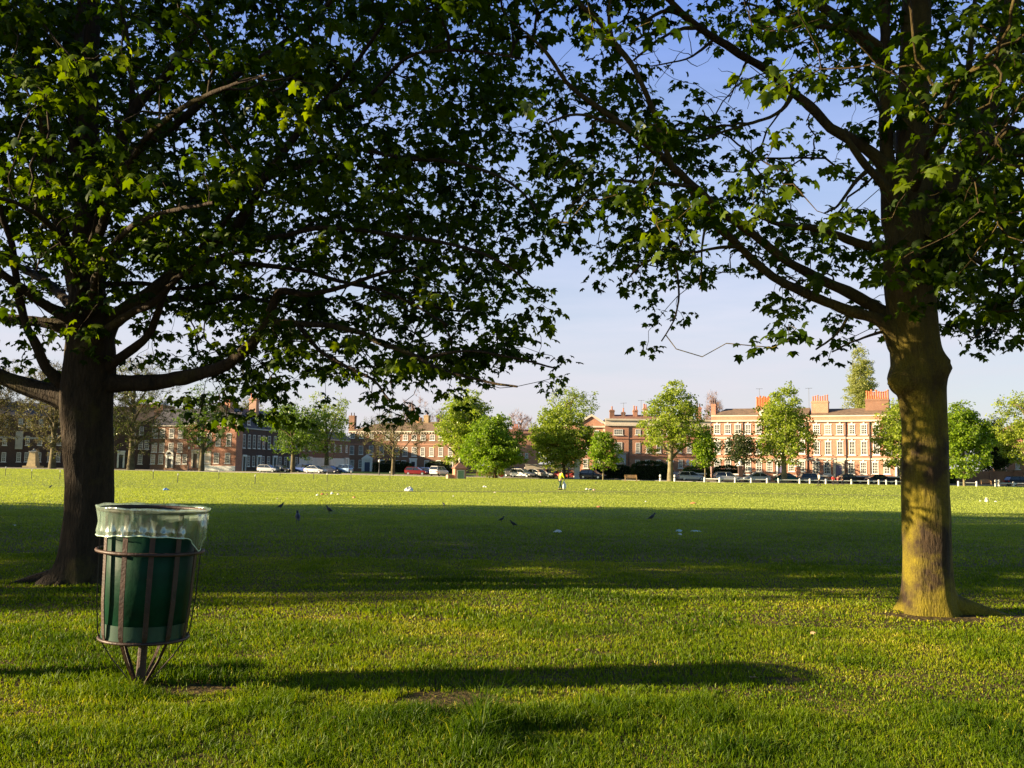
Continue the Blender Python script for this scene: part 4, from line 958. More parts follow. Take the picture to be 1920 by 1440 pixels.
# low front wall with white coping before the terrace, and ball-topped gate piers
def lowwall(label, a, da, b_, db):
    h = House('front_wall', label, 'wall', a, da, b_, db, 'front garden walls of the terrace'); h.box('brickwork', 'brick_dark', 0, h.w, 0, .3, 0, 1.05); h.box('coping', 'white', -.05, h.w + .05, -.08, .38, 1.05, 1.25)
lowwall('low garden wall with white coping left of the big plane trunk', 1290, 153, 1324, 152); lowwall('low garden wall with white coping in front of the dark climber tree', 1343, 151.5, 1385, 150)
lowwall('low garden wall with white coping between the first pier and plane tree', 1391, 150, 1434, 149); lowwall('short front wall with white coping beside the ball-topped pier', 1450, 148.5, 1492, 147.5)
lowwall('short front wall with white coping right of the ball-topped pier', 1500, 147, 1562, 146); lowwall('low front wall with white coping below the right end windows', 1588, 145.5, 1690, 143.5)
for px, d_, lb in ((1388, 150, 'dark brick gate pier with a worn stone ball near the climber tree'), (1496, 147.5, 'red brick gate pier topped with a white stone urn'), (1290, 155, 'squat red brick gate pier left of the terrace')):
    p = GD(px, d_); e = empty('gate_pier', (p[0], p[1], -.4), lb, 'pier', 'gate piers along the terrace'); mb = MB(); mb.box(-.32, .32, -.32, .32, 0, 2.5); mb.build('shaft', MT['brick_red' if px != 1388 else 'brick_dark'], e)
    mb = MB(); mb.box(-.42, .42, -.42, .42, 2.5, 2.65); mb.lathe([(.12, 2.65), (.14, 2.75), (.3, 2.95), (.32, 3.1), (.2, 3.3), (.08, 3.4), (.1, 3.5), (.02, 3.6)], 10); mb.build('finial', MT['stucco'], e)

# ------------------------------------------------------------------ trees across the green
QUAD = np.array([(0, -.35, 0), (.55, -.45, .08), (1, 0, -.1), (.5, .45, .06)]); QT = np.array([(0, 1, 2), (0, 2, 3)])
def midtree(name, label, px, d, ytop, halfpx, leaf, bark='bark_far', fork=.28, shape=(1, 1), nsites=420, per=(16, 24), cb=.3, group='trees across the green', spread=.75, lsize=(.22, .42), trunkr=None, lean=0, cpx=None, bare=False, gap=.38):
    base = GD(px, d); base[2] = -.4
    s_ = d / FPX; ht = P(px, ytop, d)[2] + .4; R_ = halfpx * s_; r0 = trunkr or max(.12, .028 * ht)
    cx = 0 if cpx is None else (cpx - px) * s_
    T = Tree(); V = []; F = []; o = 0
    def add(p_, r_, n=8):
        nonlocal o
        v, f = tube(p_, r_, n); V.append(v); F.append(f + o); o += len(v)
    zf = ht * fork
    p_, r_ = T.limb([(0, 0, -.3), (.05 * lean, 0, zf * .5), (.1 * lean + cx * .1, .05, zf), (cx * .5, .1, ht * .55), (cx, 0, ht * .8)], [r0 * 1.35, r0, r0 * .85, r0 * .4, .05], .5); add(p_, r_, 10)
    nl = 9 if not bare else 11
    for k in range(nl):
        a = k * 2.4 + px; z = zf * (.9 + .12 * k * .6) + (ht * .35) * k / nl * (1 if fork < .5 else .3); rr = R_ * (.8 - .35 * k / nl)
        c, sn = math.cos(a), math.sin(a)
        p_, r_ = T.limb([(cx * .2, 0, z), (rr * .35 * c + cx * .4, rr * .35 * sn, z + ht * .1), (rr * c * .9 + cx * .8, rr * sn * .9, min(z + ht * (.18 + .1 * (k % 3)), ht * (.86 - .25 * (k % 2))))], [r0 * .5, r0 * .34, r0 * .1], .5); add(p_, r_, 6)
    q = RNG.normal(0, 1, (nsites * 3, 3)); q /= np.linalg.norm(q, axis=1)[:, None]; rad_ = RNG.random(len(q)) ** (1 / 2.8); 
    lump = .66 + .62 * vnoise(np.arctan2(q[:, 1], q[:, 0]) * 1.6 + px, q[:, 2] * 2 + px * .1, .55)
    q = q * (rad_ * lump)[:, None]
    zc0, zc1 = ht * cb, ht
    t = (q[:, 2] + 1) / 2
    prof = shape[0] + (shape[1] - shape[0]) * t
    p = np.stack([q[:, 0] * R_ * prof + cx * (.5 + .5 * t), q[:, 1] * R_ * prof, zc0 + (zc1 - zc0) * t], -1)
    # leafy shelves with gaps between
    m_ = vnoise(p[:, 0] * 1.0 + px, p[:, 2] * 1.5 + p[:, 1] * .6, max(1.0, R_ * .34)) > gap
    p = p[m_][:nsites]
    T.grow(p, seg=3, sag=.05, rtip=.012 if not bare else .014)
    v, f = T.twigs(3, r0 * .6); V.append(v); F.append(f + o); o += len(v)
    if bare:
        tips = np.array([T.A[a] for a, _ in T.tips]); m2 = len(tips) * 10; rep = np.repeat(np.arange(len(tips)), 10)
        dr = tips[rep] - np.array([cx, 0, ht * .45]); dr /= np.linalg.norm(dr, axis=1)[:, None]; dr += RNG.normal(0, .55, dr.shape); dr /= np.linalg.norm(dr, axis=1)[:, None]
        ln = RNG.uniform(.5, 1.3, (m2, 1)); sd = np.cross(dr, RNG.normal(0, 1, dr.shape)); sd /= np.linalg.norm(sd, axis=1)[:, None]; sd *= .028
        a0 = tips[rep] + RNG.normal(0, .15, dr.shape)
        V4 = np.stack([a0 - sd, a0 + sd, a0 + dr * ln], 1).reshape(-1, 3)
        tw = link('twigs', mesh_np('twigs', V4, np.arange(m2)[:, None] * 3 + np.array([[0, 1, 2]]), MT[bark]), None)
    e = empty(name, base, label, 'tree', group)
    link('trunk', mesh_np('trunk', np.concatenate(V), np.concatenate(F), MT[bark], True), e)
    if bare: tw.parent = e
    if per[1] > 0:
        tz = None
        v, t_, a_ = leaf_cloud(T, per, spread, lsize, QUAD, QT, .6); link('foliage', mesh_np('foliage', v, t_, MT[leaf], attr=a_), e)
    return e
midtree('plane_tree', 'large brownish half-bare plane tree at the far left behind the monument', 98, 186, 672, 72, 'leaf_brown', fork=.2, nsites=1000, per=(4, 8), cb=.16, bare=True, lsize=(.2, .35))
midtree('plane_tree', 'large half-bare plane tree just right of the left maple trunk', 245, 186, 668, 75, 'leaf_olive', fork=.2, nsites=1050, per=(4, 8), cb=.16, bare=True, lsize=(.2, .35))
midtree('plane_tree', 'brown bare plane tree at the left edge of the view', -20, 195, 680, 60, 'leaf_brown', fork=.25, nsites=800, per=(4, 8), cb=.2, bare=True, lsize=(.2, .35))
midtree('plane_tree', 'green plane tree shading the sunlit red house', 378, 184, 722, 52, 'leaf_mid', fork=.22, nsites=480, per=(8, 14), cb=.22)
midtree('plane_tree', 'broad dark green plane tree in front of the shaded row of houses', 549, 178, 742, 62, 'leaf_mid', fork=.28, nsites=620, per=(14, 20), cb=.24, gap=0.37)
midtree('plane_tree', 'pale green plane tree standing behind the broad dark green one', 612, 192, 732, 48, 'leaf_lime', fork=.25, nsites=460, per=(9, 14), cb=.2, cpx=606)
midtree('plane_tree', 'sparse just-budding plane tree before the hipped roof house', 737, 172, 768, 68, 'leaf_olive', fork=.22, nsites=300, per=(2, 5), cb=.25, bare=True, lsize=(.2, .35))
midtree('bare_tree', 'leafless pale brown tree rising behind the hipped roof', 772, 250, 738, 32, 'leaf_brown', 'twig_pink', nsites=420, per=(0, 0), bare=True)
midtree('bare_tree', 'low leafless pinkish tree behind the roof beside the lime', 822, 250, 760, 20, 'leaf_brown', 'twig_pink', nsites=260, per=(0, 0), bare=True)
midtree('lime_tree', 'tall yellow-green lime tree behind the brick kiosk', 858, 156, 728, 52, 'leaf_lime', fork=.2, nsites=800, per=(20, 28), cb=.1, gap=0.31, cpx=872)
midtree('lime_tree', 'round bright green young lime tree in front of the taller yellow-green one', 929, 146, 779, 62, 'leaf_bright', fork=.14, nsites=900, per=(22, 30), cb=.08, shape=(1.15, .72), gap=0.27, cpx=922)
midtree('bare_tree', 'bare pinkish tree behind the house with orange pots', 975, 245, 770, 28, 'leaf_brown', 'twig_pink', nsites=380, per=(0, 0), bare=True)
midtree('lime_tree', 'wide yellow-green lime tree with a dark trunk behind the walking litter picker', 1057, 152, 766, 62, 'leaf_lime', fork=.22, nsites=850, per=(18, 26), cb=.17, gap=0.33, cpx=1048)
midtree('plane_tree', 'pale green plane tree rising behind the wide lime tree', 1068, 185, 718, 52, 'leaf_lime', fork=.3, nsites=420, per=(9, 14), cb=.3)
midtree('young_tree', 'small bright green tree with a thin pale trunk beside a bench', 1131, 141, 803, 34, 'leaf_bright', 'bark_pale', fork=.3, nsites=240, per=(14, 20), cb=.2, shape=(1.15, .5), trunkr=.11, gap=0.29, spread=.6)
midtree('plane_tree', 'big open plane tree with dark forking limbs before the cream parapet house', 1257, 140, 716, 66, 'leaf_lime', 'bark_pale', fork=.24, nsites=640, per=(11, 17), cb=.22, trunkr=.42, shape=(1.15, .6), gap=0.41, cpx=1262)
midtree('young_tree', 'slim bright green tree with a white trunk left of the terrace', 1322, 137, 797, 23, 'leaf_bright', 'bark_pale', fork=.3, nsites=230, per=(14, 20), cb=.22, trunkr=.09, shape=(1.0, .75), gap=0.27, spread=.55)
midtree('plane_tree', 'big lime-green plane tree standing before the middle of the terrace', 1470, 139, 720, 60, 'leaf_lime', 'bark_pale', fork=.2, nsites=640, per=(13, 19), cb=.17, trunkr=.4, shape=(1.15, .6), gap=0.39)
midtree('climber_tree', 'small dark brownish tree trained against the terrace front', 1388, 152, 808, 40, 'leaf_dark', fork=.4, nsites=300, per=(7, 12), cb=.32, shape=(1, .8))
midtree('plane_tree', 'lime-green tree partly hidden by the right maple trunk', 1692, 139, 745, 52, 'leaf_lime', fork=.2, nsites=520, per=(14, 20), cb=.14, cpx=1690)
midtree('lime_tree', 'dense bright green tree behind the white rails right of the maple trunk', 1807, 133, 755, 50, 'leaf_bright', 'bark_pale', fork=.18, nsites=700, per=(18, 26), cb=.13, shape=(1.15, .65), trunkr=.16, gap=0.31)
midtree('holly_tree', 'dark evergreen bush tree behind the garden wall', 1868, 160, 782, 34, 'leaf_dark', fork=.2, nsites=420, per=(24, 32), cb=.05, gap=.1)
midtree('plane_tree', 'yellow-green tree at the right edge of the view', 1925, 152, 733, 62, 'leaf_lime', fork=.3, nsites=560, per=(13, 18), cb=.22, gap=0.37)
midtree('bare_tree', 'bare pinkish tree showing above the terrace chimneys', 1337, 205, 738, 17, 'leaf_brown', 'twig_pink', nsites=300, per=(0, 0), bare=True, cb=.5)
midtree('poplar_tree', 'tall narrow poplar standing behind the wide chimney stack', 1617, 235, 638, 33, 'leaf_poplar', fork=.1, nsites=1100, per=(13, 18), cb=.2, shape=(1.15, .5), gap=0.35, spread=.9, lsize=(.25, .45))
midtree('plane_tree', 'green trees beyond the houses left of the range', 455, 245, 745, 60, 'leaf_olive', nsites=500, per=(6, 9), cb=.3, bare=True)
for nm in ('',):
    pass
# ------------------------------------------------------------------ hedges
def hedge(label, px, d, w, dep, ht, leafm):
    p = GD(px, d); n = int(w * dep * 90 + w * ht * 260)
    q = RNG.uniform(-1, 1, (n, 3)); q[:, 2] = RNG.random(n)
    f = RNG.integers(0, 3, n); q[:, 0] = np.where(f == 0, np.sign(q[:, 0]), q[:, 0]); q[:, 1] = np.where(f == 1, -1, q[:, 1]); q[:, 2] = np.where(f == 2, 1, q[:, 2])
    rnd = 1 - .16 * np.abs(q[:, 0]) ** 4 * q[:, 2]
    pos = np.stack([q[:, 0] * w / 2, q[:, 1] * dep / 2 * rnd, q[:, 2] * ht * (1 - .22 * np.abs(q[:, 0]) ** 3) * (.92 + .16 * vnoise(q[:, 0] * w, q[:, 1] * 2, .7))], -1) + RNG.normal(0, .06, (n, 3))
    d_ = RNG.normal(0, 1, (n, 3)); v, t, a = leaves_np(pos, d_, RNG.uniform(.12, .26, n), np.clip(RNG.normal(.45, .2, n), 0, 1), QUAD, QT)
    e = empty('hedge', (p[0], p[1], -.4), label, 'hedge', 'hedges before the houses'); link('foliage', mesh_np('foliage', v, t, MT[leafm], attr=a), e)
    mb = MB(); mb.box(-w * .44, w * .44, -dep * .38, dep * .38, 0, ht * .82); mb.build('inner_stems', mat('hedge_stems', (.012, .014, .006), .95), e)
hedge('large rounded dark green hedge behind the bench by the plane tree', 1219, 152, 5.8, 2.2, 2.9, 'leaf_dark')
hedge('dark clipped hedge behind the small bright green tree', 1150, 156, 6.4, 1.6, 2.3, 'leaf_dark')
hedge('low dark green hedge left of the slim white trunked tree', 1306, 155, 4.2, 1.4, 2.2, 'leaf_mid')
hedge('low dark shrubs in the front garden of the terrace, left part', 1365, 156, 4.6, 1.2, 2.4, 'leaf_dark')
hedge('dark ivy-covered garden wall below the brown brick house', 735, 224, 9, 1.2, 2.6, 'leaf_dark')
hedge('dark green shrubs right of the ivy-covered wall, behind the red car', 822, 220, 6, 1.2, 2.6, 'leaf_dark')
hedge('dark shrubs at the foot of the garden wall behind the right rails', 1765, 155, 4, 1.4, 2.6, 'leaf_dark')

# ------------------------------------------------------------------ cars
def carmat(n, c, met=.3):
    MT[n] = mat(n, c, .28, met, var=.03, spec=.6)
for n, c in (('car_silver', (.5, .5, .5)), ('car_white', (.75, .72, .68)), ('car_red', (.2, .015, .015)), ('car_black', (.015, .015, .018)), ('car_blue', (.03, .07, .25)), ('car_green', (.02, .1, .08)), ('car_grey', (.14, .14, .15)), ('car_navy', (.02, .025, .05)), ('car_lightblue', (.3, .42, .6))): carmat(n, c)
MT['car_glass'] = mat('car_glass', (.02, .025, .03), .06, var=.02, spec=1.0)
MT['tyre'] = mat('tyre', (.02, .02, .02), .9); MT['alloy'] = mat('alloy', (.5, .5, .5), .3, .8)
MT['lamp_clear'] = mat('headlamp', (.8, .8, .75), .1); MT['lamp_red'] = mat('tail_lamp', (.5, .02, .01), .2); MT['plate'] = mat('number_plate', (.7, .7, .6), .5)
CARM = {}
def car_meshes(style):
    # length stations: x, bottom, belt height, half width
    if style == 'saloon': st = [(-2.2, .45, .8, .62), (-2.1, .3, .93, .8), (-1.5, .25, .98, .87), (-.8, .22, .96, .88), (0, .22, .93, .89), (.9, .22, .92, .88), (1.5, .25, .84, .86), (2.0, .3, .72, .8), (2.2, .42, .6, .62)]; cab = [(-1.75, .97), (-1.0, 1.4), (.15, 1.44), (1.05, .92)]
    elif style == 'estate': st = [(-2.15, .45, .85, .66), (-2.08, .3, .98, .82), (-1.5, .25, 1.0, .88), (-.8, .22, .98, .89), (0, .22, .95, .9), (.9, .22, .94, .88), (1.4, .25, .88, .86), (1.9, .3, .76, .8), (2.1, .42, .62, .62)]; cab = [(-2.08, .98), (-1.75, 1.42), (.1, 1.47), (1.0, .93)]
    else: st = [(-2.0, .45, .95, .7), (-1.95, .35, 1.1, .84), (-1.4, .3, 1.12, .9), (-.7, .3, 1.1, .9), (0, .3, 1.08, .9), (.8, .3, 1.06, .9), (1.3, .3, 1.0, .88), (1.8, .35, .88, .82), (2.0, .45, .74, .66)]; cab = [(-1.95, 1.1), (-1.75, 1.66), (.3, 1.7), (1.0, 1.05)]
    mb = MB(); V = []; n = 8
    for x, zb, zt, w_ in st:
        zm = (zb + zt) / 2
        V += [(x, -w_ * .85, zb), (x, -w_, zb + .12), (x, -w_, zm + .1), (x, -w_ * .88, zt), (x, w_ * .88, zt), (x, w_, zm + .1), (x, w_, zb + .12), (x, w_ * .85, zb)]
    F = [(i * n + j, i * n + (j + 1) % n, (i + 1) * n + (j + 1) % n, (i + 1) * n + j) for i in range(len(st) - 1) for j in range(n)]
    F += [tuple(range(n - 1, -1, -1)), tuple(range((len(st) - 1) * n, len(st) * n))]
    mb.add(V, F); body = mb
    g = MB(); V = []; wt = .84
    for (x, z), w_ in zip(cab, (wt, .66, .66, wt)): V += [(x, -w_, z), (x, w_, z)]
    g.add(V, [(0, 1, 3, 2), (2, 3, 5, 4), (4, 5, 7, 6), (0, 2, 4, 6), (7, 5, 3, 1)])
    r = MB(); (x1, z1), (x2, z2) = cab[1], cab[2]
    r.box(x1 - .02, x2 + .02, -.64, .64, z1 + .0, z2 + .035)
    for s_ in (-1, 1):
        for xa, za, wa, xb, zb_, wb in ((cab[0][0], cab[0][1], wt, x1, z1, .66), (cab[3][0], cab[3][1], wt, x2, z2, .66), (-.45, .97, wt, -.5, z1, .67)):
            r.tube([(xa, s_ * wa * 1.01, za), (xb, s_ * wb * 1.01, zb_)], [.045, .04], 4)
    return body, g, r, st
def car(style, colr, label, px, d, ang):
    key = (style, colr)
    if key not in CARM:
        b_, g, r, st = car_meshes(style)
        w = MB(); w.lathe([(.0, -.1), (.3, -.1), (.32, -.07), (.32, .07), (.3, .1), (0, .1)], 14, caps=False); wm = w.mesh('wheel', MT['tyre'])
        for v in wm.vertices: v.co = (v.co.x, v.co.z, v.co.y)
        hb = MB(); hb.lathe([(0, -.12), (.19, -.11), (.2, .11), (0, .12)], 10, caps=False); hm = hb.mesh('rim', MT['alloy'])
        for v in hm.vertices: v.co = (v.co.x, v.co.z, v.co.y)
        lm = MB(); lm.box(-.06, .06, -.17, .17, -.07, .07)
        CARM[key] = (b_.mesh('body', MT[colr], False), g.mesh('windows', MT['car_glass']), r.mesh('roof', MT[colr]), wm, hm, lm.mesh('headlight', MT['lamp_clear']), lm.mesh('tail_light', MT['lamp_red']), st)
    bm, gm, rm, wm, hm, hl, tl, st = CARM[key]
    p = GD(px, d); e = empty('parked_car', (p[0], p[1], -.38), label, 'car', 'cars parked along the far road', ang)
    link('body', bm, e); link('windows', gm, e); link('roof', rm, e)
    for x in (-1.35, 1.35):
        for y in (-.78, .78): w = link('wheel', wm, e, (x, y, .32)); link('rim', hm, w)
    for y in (-.6, .6): link('headlight', hl, e, (st[-2][0] + .03, y, .62)); link('tail_light', tl, e, (st[1][0] - .03, y, .75))
EA = math.atan2(GD(500, 170)[1] - GD(300, 180)[1], GD(500, 170)[0] - GD(300, 180)[0])
EB = math.atan2(GD(1052, 150)[1] - GD(800, 156)[1], GD(1052, 150)[0] - GD(800, 156)[0])
EC = math.atan2(GD(1340, 136)[1] - GD(1052, 150)[1], GD(1340, 136)[0] - GD(1052, 150)[0]); ED = .03
cars = [('estate', 'car_silver', 'silver estate car nearest the shaded row, behind the left rails', 504, 178, EA + .1), ('saloon', 'car_black', 'black saloon right behind the silver estate car', 529, 179, EA), ('mpv', 'car_blue', 'dark blue people carrier beside the broad plane trunk', 566, 180, EA + PI),
 ('saloon', 'car_silver', 'pale saloon in front of the dark blue people carrier', 592, 173, EA), ('estate', 'car_navy', 'navy estate car below the white painted ground floor', 621, 176, EA), ('mpv', 'car_lightblue', 'light blue car at the end of the left parking row', 642, 177, EA + PI),
 ('estate', 'car_red', 'dark red estate car parked before the brown brick house', 782, 168, EB), ('saloon', 'car_blue', 'small blue car just right of the dark red estate', 801, 170, EB), ('mpv', 'car_white', 'white car with dark windows just left of the brick kiosk', 824, 164, EB + PI / 2.3),
 ('mpv', 'car_black', 'black people carrier behind the pale cars near the round sign', 966, 161, EC), ('estate', 'car_white', 'white sunlit car right of the round sign', 980, 156, EC), ('saloon', 'car_white', 'second white sunlit car, between the first and a silver saloon', 999, 157, EC + PI), ('saloon', 'car_silver', 'silver saloon left of the litter picker', 1020, 157, EC), ('estate', 'car_red', 'red car with its nose behind the litter picker', 1042, 157, EC), ('saloon', 'car_red', 'red saloon between the lime trunk and the white pillar', 1069, 155, EC),
 ('estate', 'car_black', 'black car with shining bonnet behind the thin trunked tree', 1112, 148, EC), ('saloon', 'car_navy', 'dark car seen through the gateway left of the terrace', 1272, 149, ED + 1.2),
 ('estate', 'car_silver', 'silver estate car right of the big plane trunk, left end of white rails', 1297, 144, ED), ('estate', 'car_silver', 'silver estate car in front of the dark climber tree', 1365, 143, ED), ('saloon', 'car_silver', 'silver saloon left of the lime-green plane tree', 1417, 143, ED + PI), ('saloon', 'car_green', 'dark green saloon behind the lime-green plane trunk', 1476, 143, ED), ('estate', 'car_grey', 'dark grey estate car right of the lime-green plane', 1524, 143, ED), ('saloon', 'car_black', 'black saloon behind the seated group', 1592, 143, ED), ('saloon', 'car_navy', 'navy saloon just left of the right maple trunk', 1650, 142, ED), ('estate', 'car_black', 'black car at the right edge behind the rails', 1912, 142, ED)]
for c in cars: car(*c)

# ------------------------------------------------------------------ white rails along the lawn edge
def rails(label, pxs, off=-1.2):
    P0 = [GD(px, edge_depth(px) + off) for px in pxs]; e = empty('rail_fence', (P0[0][0], P0[0][1], -.4), label, 'fence', 'white rail fences along the lawn edge')
    for p in P0:
        mb = MB(); mb.lathe([(.14, -.1), (.14, .62), (.12, .68), (.07, .74), (.0, .75)], 10, (p[0] - P0[0][0], p[1] - P0[0][1], 0)); mb.build('post', MT['white'], e)
    for a, b_ in zip(P0[:-1], P0[1:]):
        mb = MB(); mb.tube([(a[0] - P0[0][0], a[1] - P0[0][1], .5), (b_[0] - P0[0][0], b_[1] - P0[0][1], .5)], .075, 6); mb.build('rail', MT['white'], e)
rails('white post and rail fence in front of the silver cars', [1321, 1349, 1378, 1408, 1438]); rails('white post and rail fence right of the lime-green plane tree', [1459, 1499, 1518, 1548, 1596, 1628, 1647, 1661, 1680, 1710], -1.1)
rails('white post and rail fence below the dense bright green tree', [1796, 1830], -4.5); rails('white post and rail fence at the right edge, beside the black car', [1866, 1899, 1935], -3.5)
def bollard(label, px, d):
    p = GD(px, d); e = empty('bollard', (p[0], p[1], -.4), label, 'bollard', 'white bollards'); mb = MB(); mb.lathe([(.15, 0), (.14, .8), (.16, .82), (.16, .9), (.1, 1.0), (0, 1.02)], 10); mb.build('shaft', MT['white'], e); mb = MB(); mb.lathe([(.16, .55), (.165, .56), (.165, .66), (.16, .67)], 10); mb.build('band', MT['lead'], e)
bollard('white bollard just left of the big plane trunk', 1238, 138); bollard('white bollard just right of the big plane trunk', 1265, 137.5); bollard('leftmost of the two close white bollards right of the maple', 1866, 134); bollard('white bollard immediately right of its twin by the right rails', 1872, 135)

# thin posts with white tops marking the cricket square
POSTS = [(10, 892), (59, 897), (112, 899), (287, 898), (333, 905), (410, 899), (478, 907), (525, 893), (588, 899), (613, 904), (658, 900), (731, 901)]
for k, (px, py) in enumerate(POSTS):
    p = G(px, py); d_ = p[1]; h_ = 17 * d_ / FPX
    near = ['left edge of view', 'the monument', 'the left maple trunk', 'the arched doorway', 'the stucco doorcase', 'the sunlit red house', 'the shaded row', 'the silver estate car', 'the broad plane tree', 'the light blue car', 'the hipped house', 'the sparse plane tree'][k]
    e = empty('marker_post', p, 'thin dark stake with a white tip on the grass before ' + near, 'post', 'thin stakes roping off the grass')
    mb = MB(); mb.lathe([(.035, -.05), (.03, h_ * .82)], 6); mb.build('stake', MT['lead'], e); mb = MB(); mb.lathe([(.045, h_ * .8), (.05, h_ * .85), (.045, h_), (.0, h_ * 1.02)], 6); mb.build('tip', MT['white'], e)

# monument
p = GD(62, 196); e = empty('monument', (p[0], p[1], -.4), 'pale tapering stone monument on a plinth at the far left', 'monument')
mb = MB(); mb.add([(x * w_, y * w_, z_) for z_, w_ in ((0, 1.5), (.5, 1.5), (.5, .95), (3.4, .6)) for x, y in ((-1, -1), (1, -1), (1, 1), (-1, 1))], [(i * 4 + j, i * 4 + (j + 1) % 4, i * 4 + 4 + (j + 1) % 4, i * 4 + 4 + j) for i in range(3) for j in range(4)]); mb.build('shaft', mat('monument_stone', (.5, .38, .2), .85, var=.15, scale=1.5), e)
mb = MB(); mb.box(-.75, .75, -.75, .75, 3.4, 3.65); mb.lathe([(.6, 3.65), (.45, 3.85), (.15, 3.95), (.2, 4.1), (.0, 4.25)], 8); mb.build('cap', MT['greystone'], e)

# kiosk with pyramid roof
p = G(861, 897.5); e = empty('kiosk', (p[0], p[1], -.4), 'small square orange brick kiosk with a green door and pyramid tile roof', 'kiosk', rz=.3)
s_ = p[1] / FPX; W2 = 10.5 * s_
mb = MB(); mb.box(-W2, W2, -W2, W2, 0, 19 * s_); mb.build('wall', MT['brick_orange'], e)
mb = MB(); o_ = W2 * 1.25; z0 = 19 * s_; z1 = 31 * s_; mb.add([(-o_, -o_, z0), (o_, -o_, z0), (o_, o_, z0), (-o_, o_, z0), (0, 0, z1)], [(0, 1, 4), (1, 2, 4), (2, 3, 4), (3, 0, 4), (3, 2, 1, 0)]); r_ = mb.build('roof', MT['tile_red'], e)
mb = MB(); mb.lathe([(.1, z1 - .1), (.1, z1 + .15), (.25, z1 + .35), (.1, z1 + .5), (0, z1 + .7)], 8); mb.build('finial', MT['cream'], r_)
mb = MB(); mb.box(-.45, .45, -W2 - .06, -W2 + .02, 0, 15 * s_); dd = mb.build('door', mat('green_door', (.22, .32, .16), .5), e); mb = MB(); mb.box(-.55, -.45, -W2 - .08, -W2 + .02, 0, 15 * s_ + .1); mb.box(.45, .55, -W2 - .08, -W2 + .02, 0, 15 * s_ + .1); mb.box(-.45, .45, -W2 - .08, -W2 + .02, 15 * s_, 15 * s_ + .1); mb.build('door_frame', MT['cream'], e)
mb = MB(); mb.box(-W2 - 1.0, -W2, -.6, .7, 0, 7 * s_); mb.build('locker', MT['brick_orange'], e)

# round red sign with white ring on a post
p = GD(937, 145); e = empty('round_sign', (p[0], p[1], -.4), 'round red sign with a white rim on a short post beside the bright lime', 'sign'); zc = P(941, 889, 145)[2] + .4
mb = MB(); mb.lathe([(.09, 0), (.08, zc)], 8, (-.3, 0, 0)); mb.build('post', MT.setdefault('wood_post', mat('wood_post', (.1, .06, .04), .9)), e)
def disc(r, y0, y1, zc, n=24, x=0):
    m_ = MB(); V = [(x + r * math.cos(a), y, zc + r * math.sin(a)) for y in (y0, y1) for a in np.linspace(0, 2 * PI, n, endpoint=False)]
    return m_.add(V, [tuple(range(n - 1, -1, -1)), tuple(range(n, 2 * n))] + [(i, (i + 1) % n, n + (i + 1) % n, n + i) for i in range(n)])
disc(.66, -.06, 0, zc, x=.25).build('rim', MT['white'], e); disc(.46, -.09, -.065, zc, x=.25).build('face', mat('sign_red', (.45, .04, .03), .4), e)

# benches
def bench(label, px, py, rz=0):
    p = G(px, py); e = empty('park_bench', p, label, 'bench', 'wooden park benches', rz); wd = MT['bench_wood']
    mb = MB()
    for k in range(4): mb.box(-.85, .85, -.25 + k * .13, -.14 + k * .13, .43, .46)
    mb.build('seat', wd, e); mb = MB()
    for k in range(4): mb.box(-.85, .85, .27 + k * .02, .3 + k * .02, .52 + k * .11, .61 + k * .11)
    mb.build('backrest', wd, e)
    for x in (-.8, .8):
        mb = MB(); mb.box(x - .03, x + .03, -.27, -.2, 0, .65); mb.build('leg', wd, e); mb = MB(); mb.box(x - .03, x + .03, .27, .34, 0, .95); mb.build('leg', wd, e); mb = MB(); mb.box(x - .035, x + .035, -.3, .27, .65, .69); mb.build('armrest', wd, e)
MT['bench_wood'] = mat('bench_wood', (.42, .26, .12), .7, var=.2)
bench('wooden bench between the small bright tree and the rounded hedge', 1183, 903); bench('wooden bench on the lawn edge under the round bright lime', 918, 896.5); bench('weathered bench right of the dense bright green tree', 1848, 909.5)
bench('wooden bench left of the round sign, half under the lime', 903, 896)

# lamp posts and small signs
def lamp(label, px, d, ytop, col='lead'):
    p = GD(px, d); h_ = P(px, ytop, d)[2] + .4; e = empty('street_lamp', (p[0], p[1], -.4), label, 'street lamp', 'street lamps round the green')
    mb = MB(); mb.lathe([(.12, 0), (.1, .8), (.05, 1.0), (.04, h_ - .5)], 8); mb.build('pole', MT[col], e)
    mb = MB(); mb.lathe([(.05, h_ - .5), (.2, h_ - .35), (.22, h_ - .1), (.1, h_), (0, h_ + .1)], 8); mb.build('lantern', MT['stucco'], e)
lamp('white topped lamp before the brown brick house, left of the canopy door', 711, 168, 862); lamp('lamp with a white lantern right of the wide lime tree', 1066, 150, 868); lamp('lamp standing beside the black car and thin tree', 1111, 147, 872); lamp('lamp with a white lantern left of the wide lime trunk', 1051, 158, 869); lamp('slim lamp before the stucco doorcase', 353, 187, 838)
p = GD(1406, 145); e = empty('parking_sign', (p[0], p[1], -.4), 'small square white sign on a pole above the silver saloon', 'sign'); mb = MB(); mb.lathe([(.04, 0), (.04, 2.2)], 6); mb.build('pole', MT['lead'], e); mb = MB(); mb.box(-.25, .25, -.06, -.02, 1.75, 2.3); mb.build('plate', MT['white'], e)
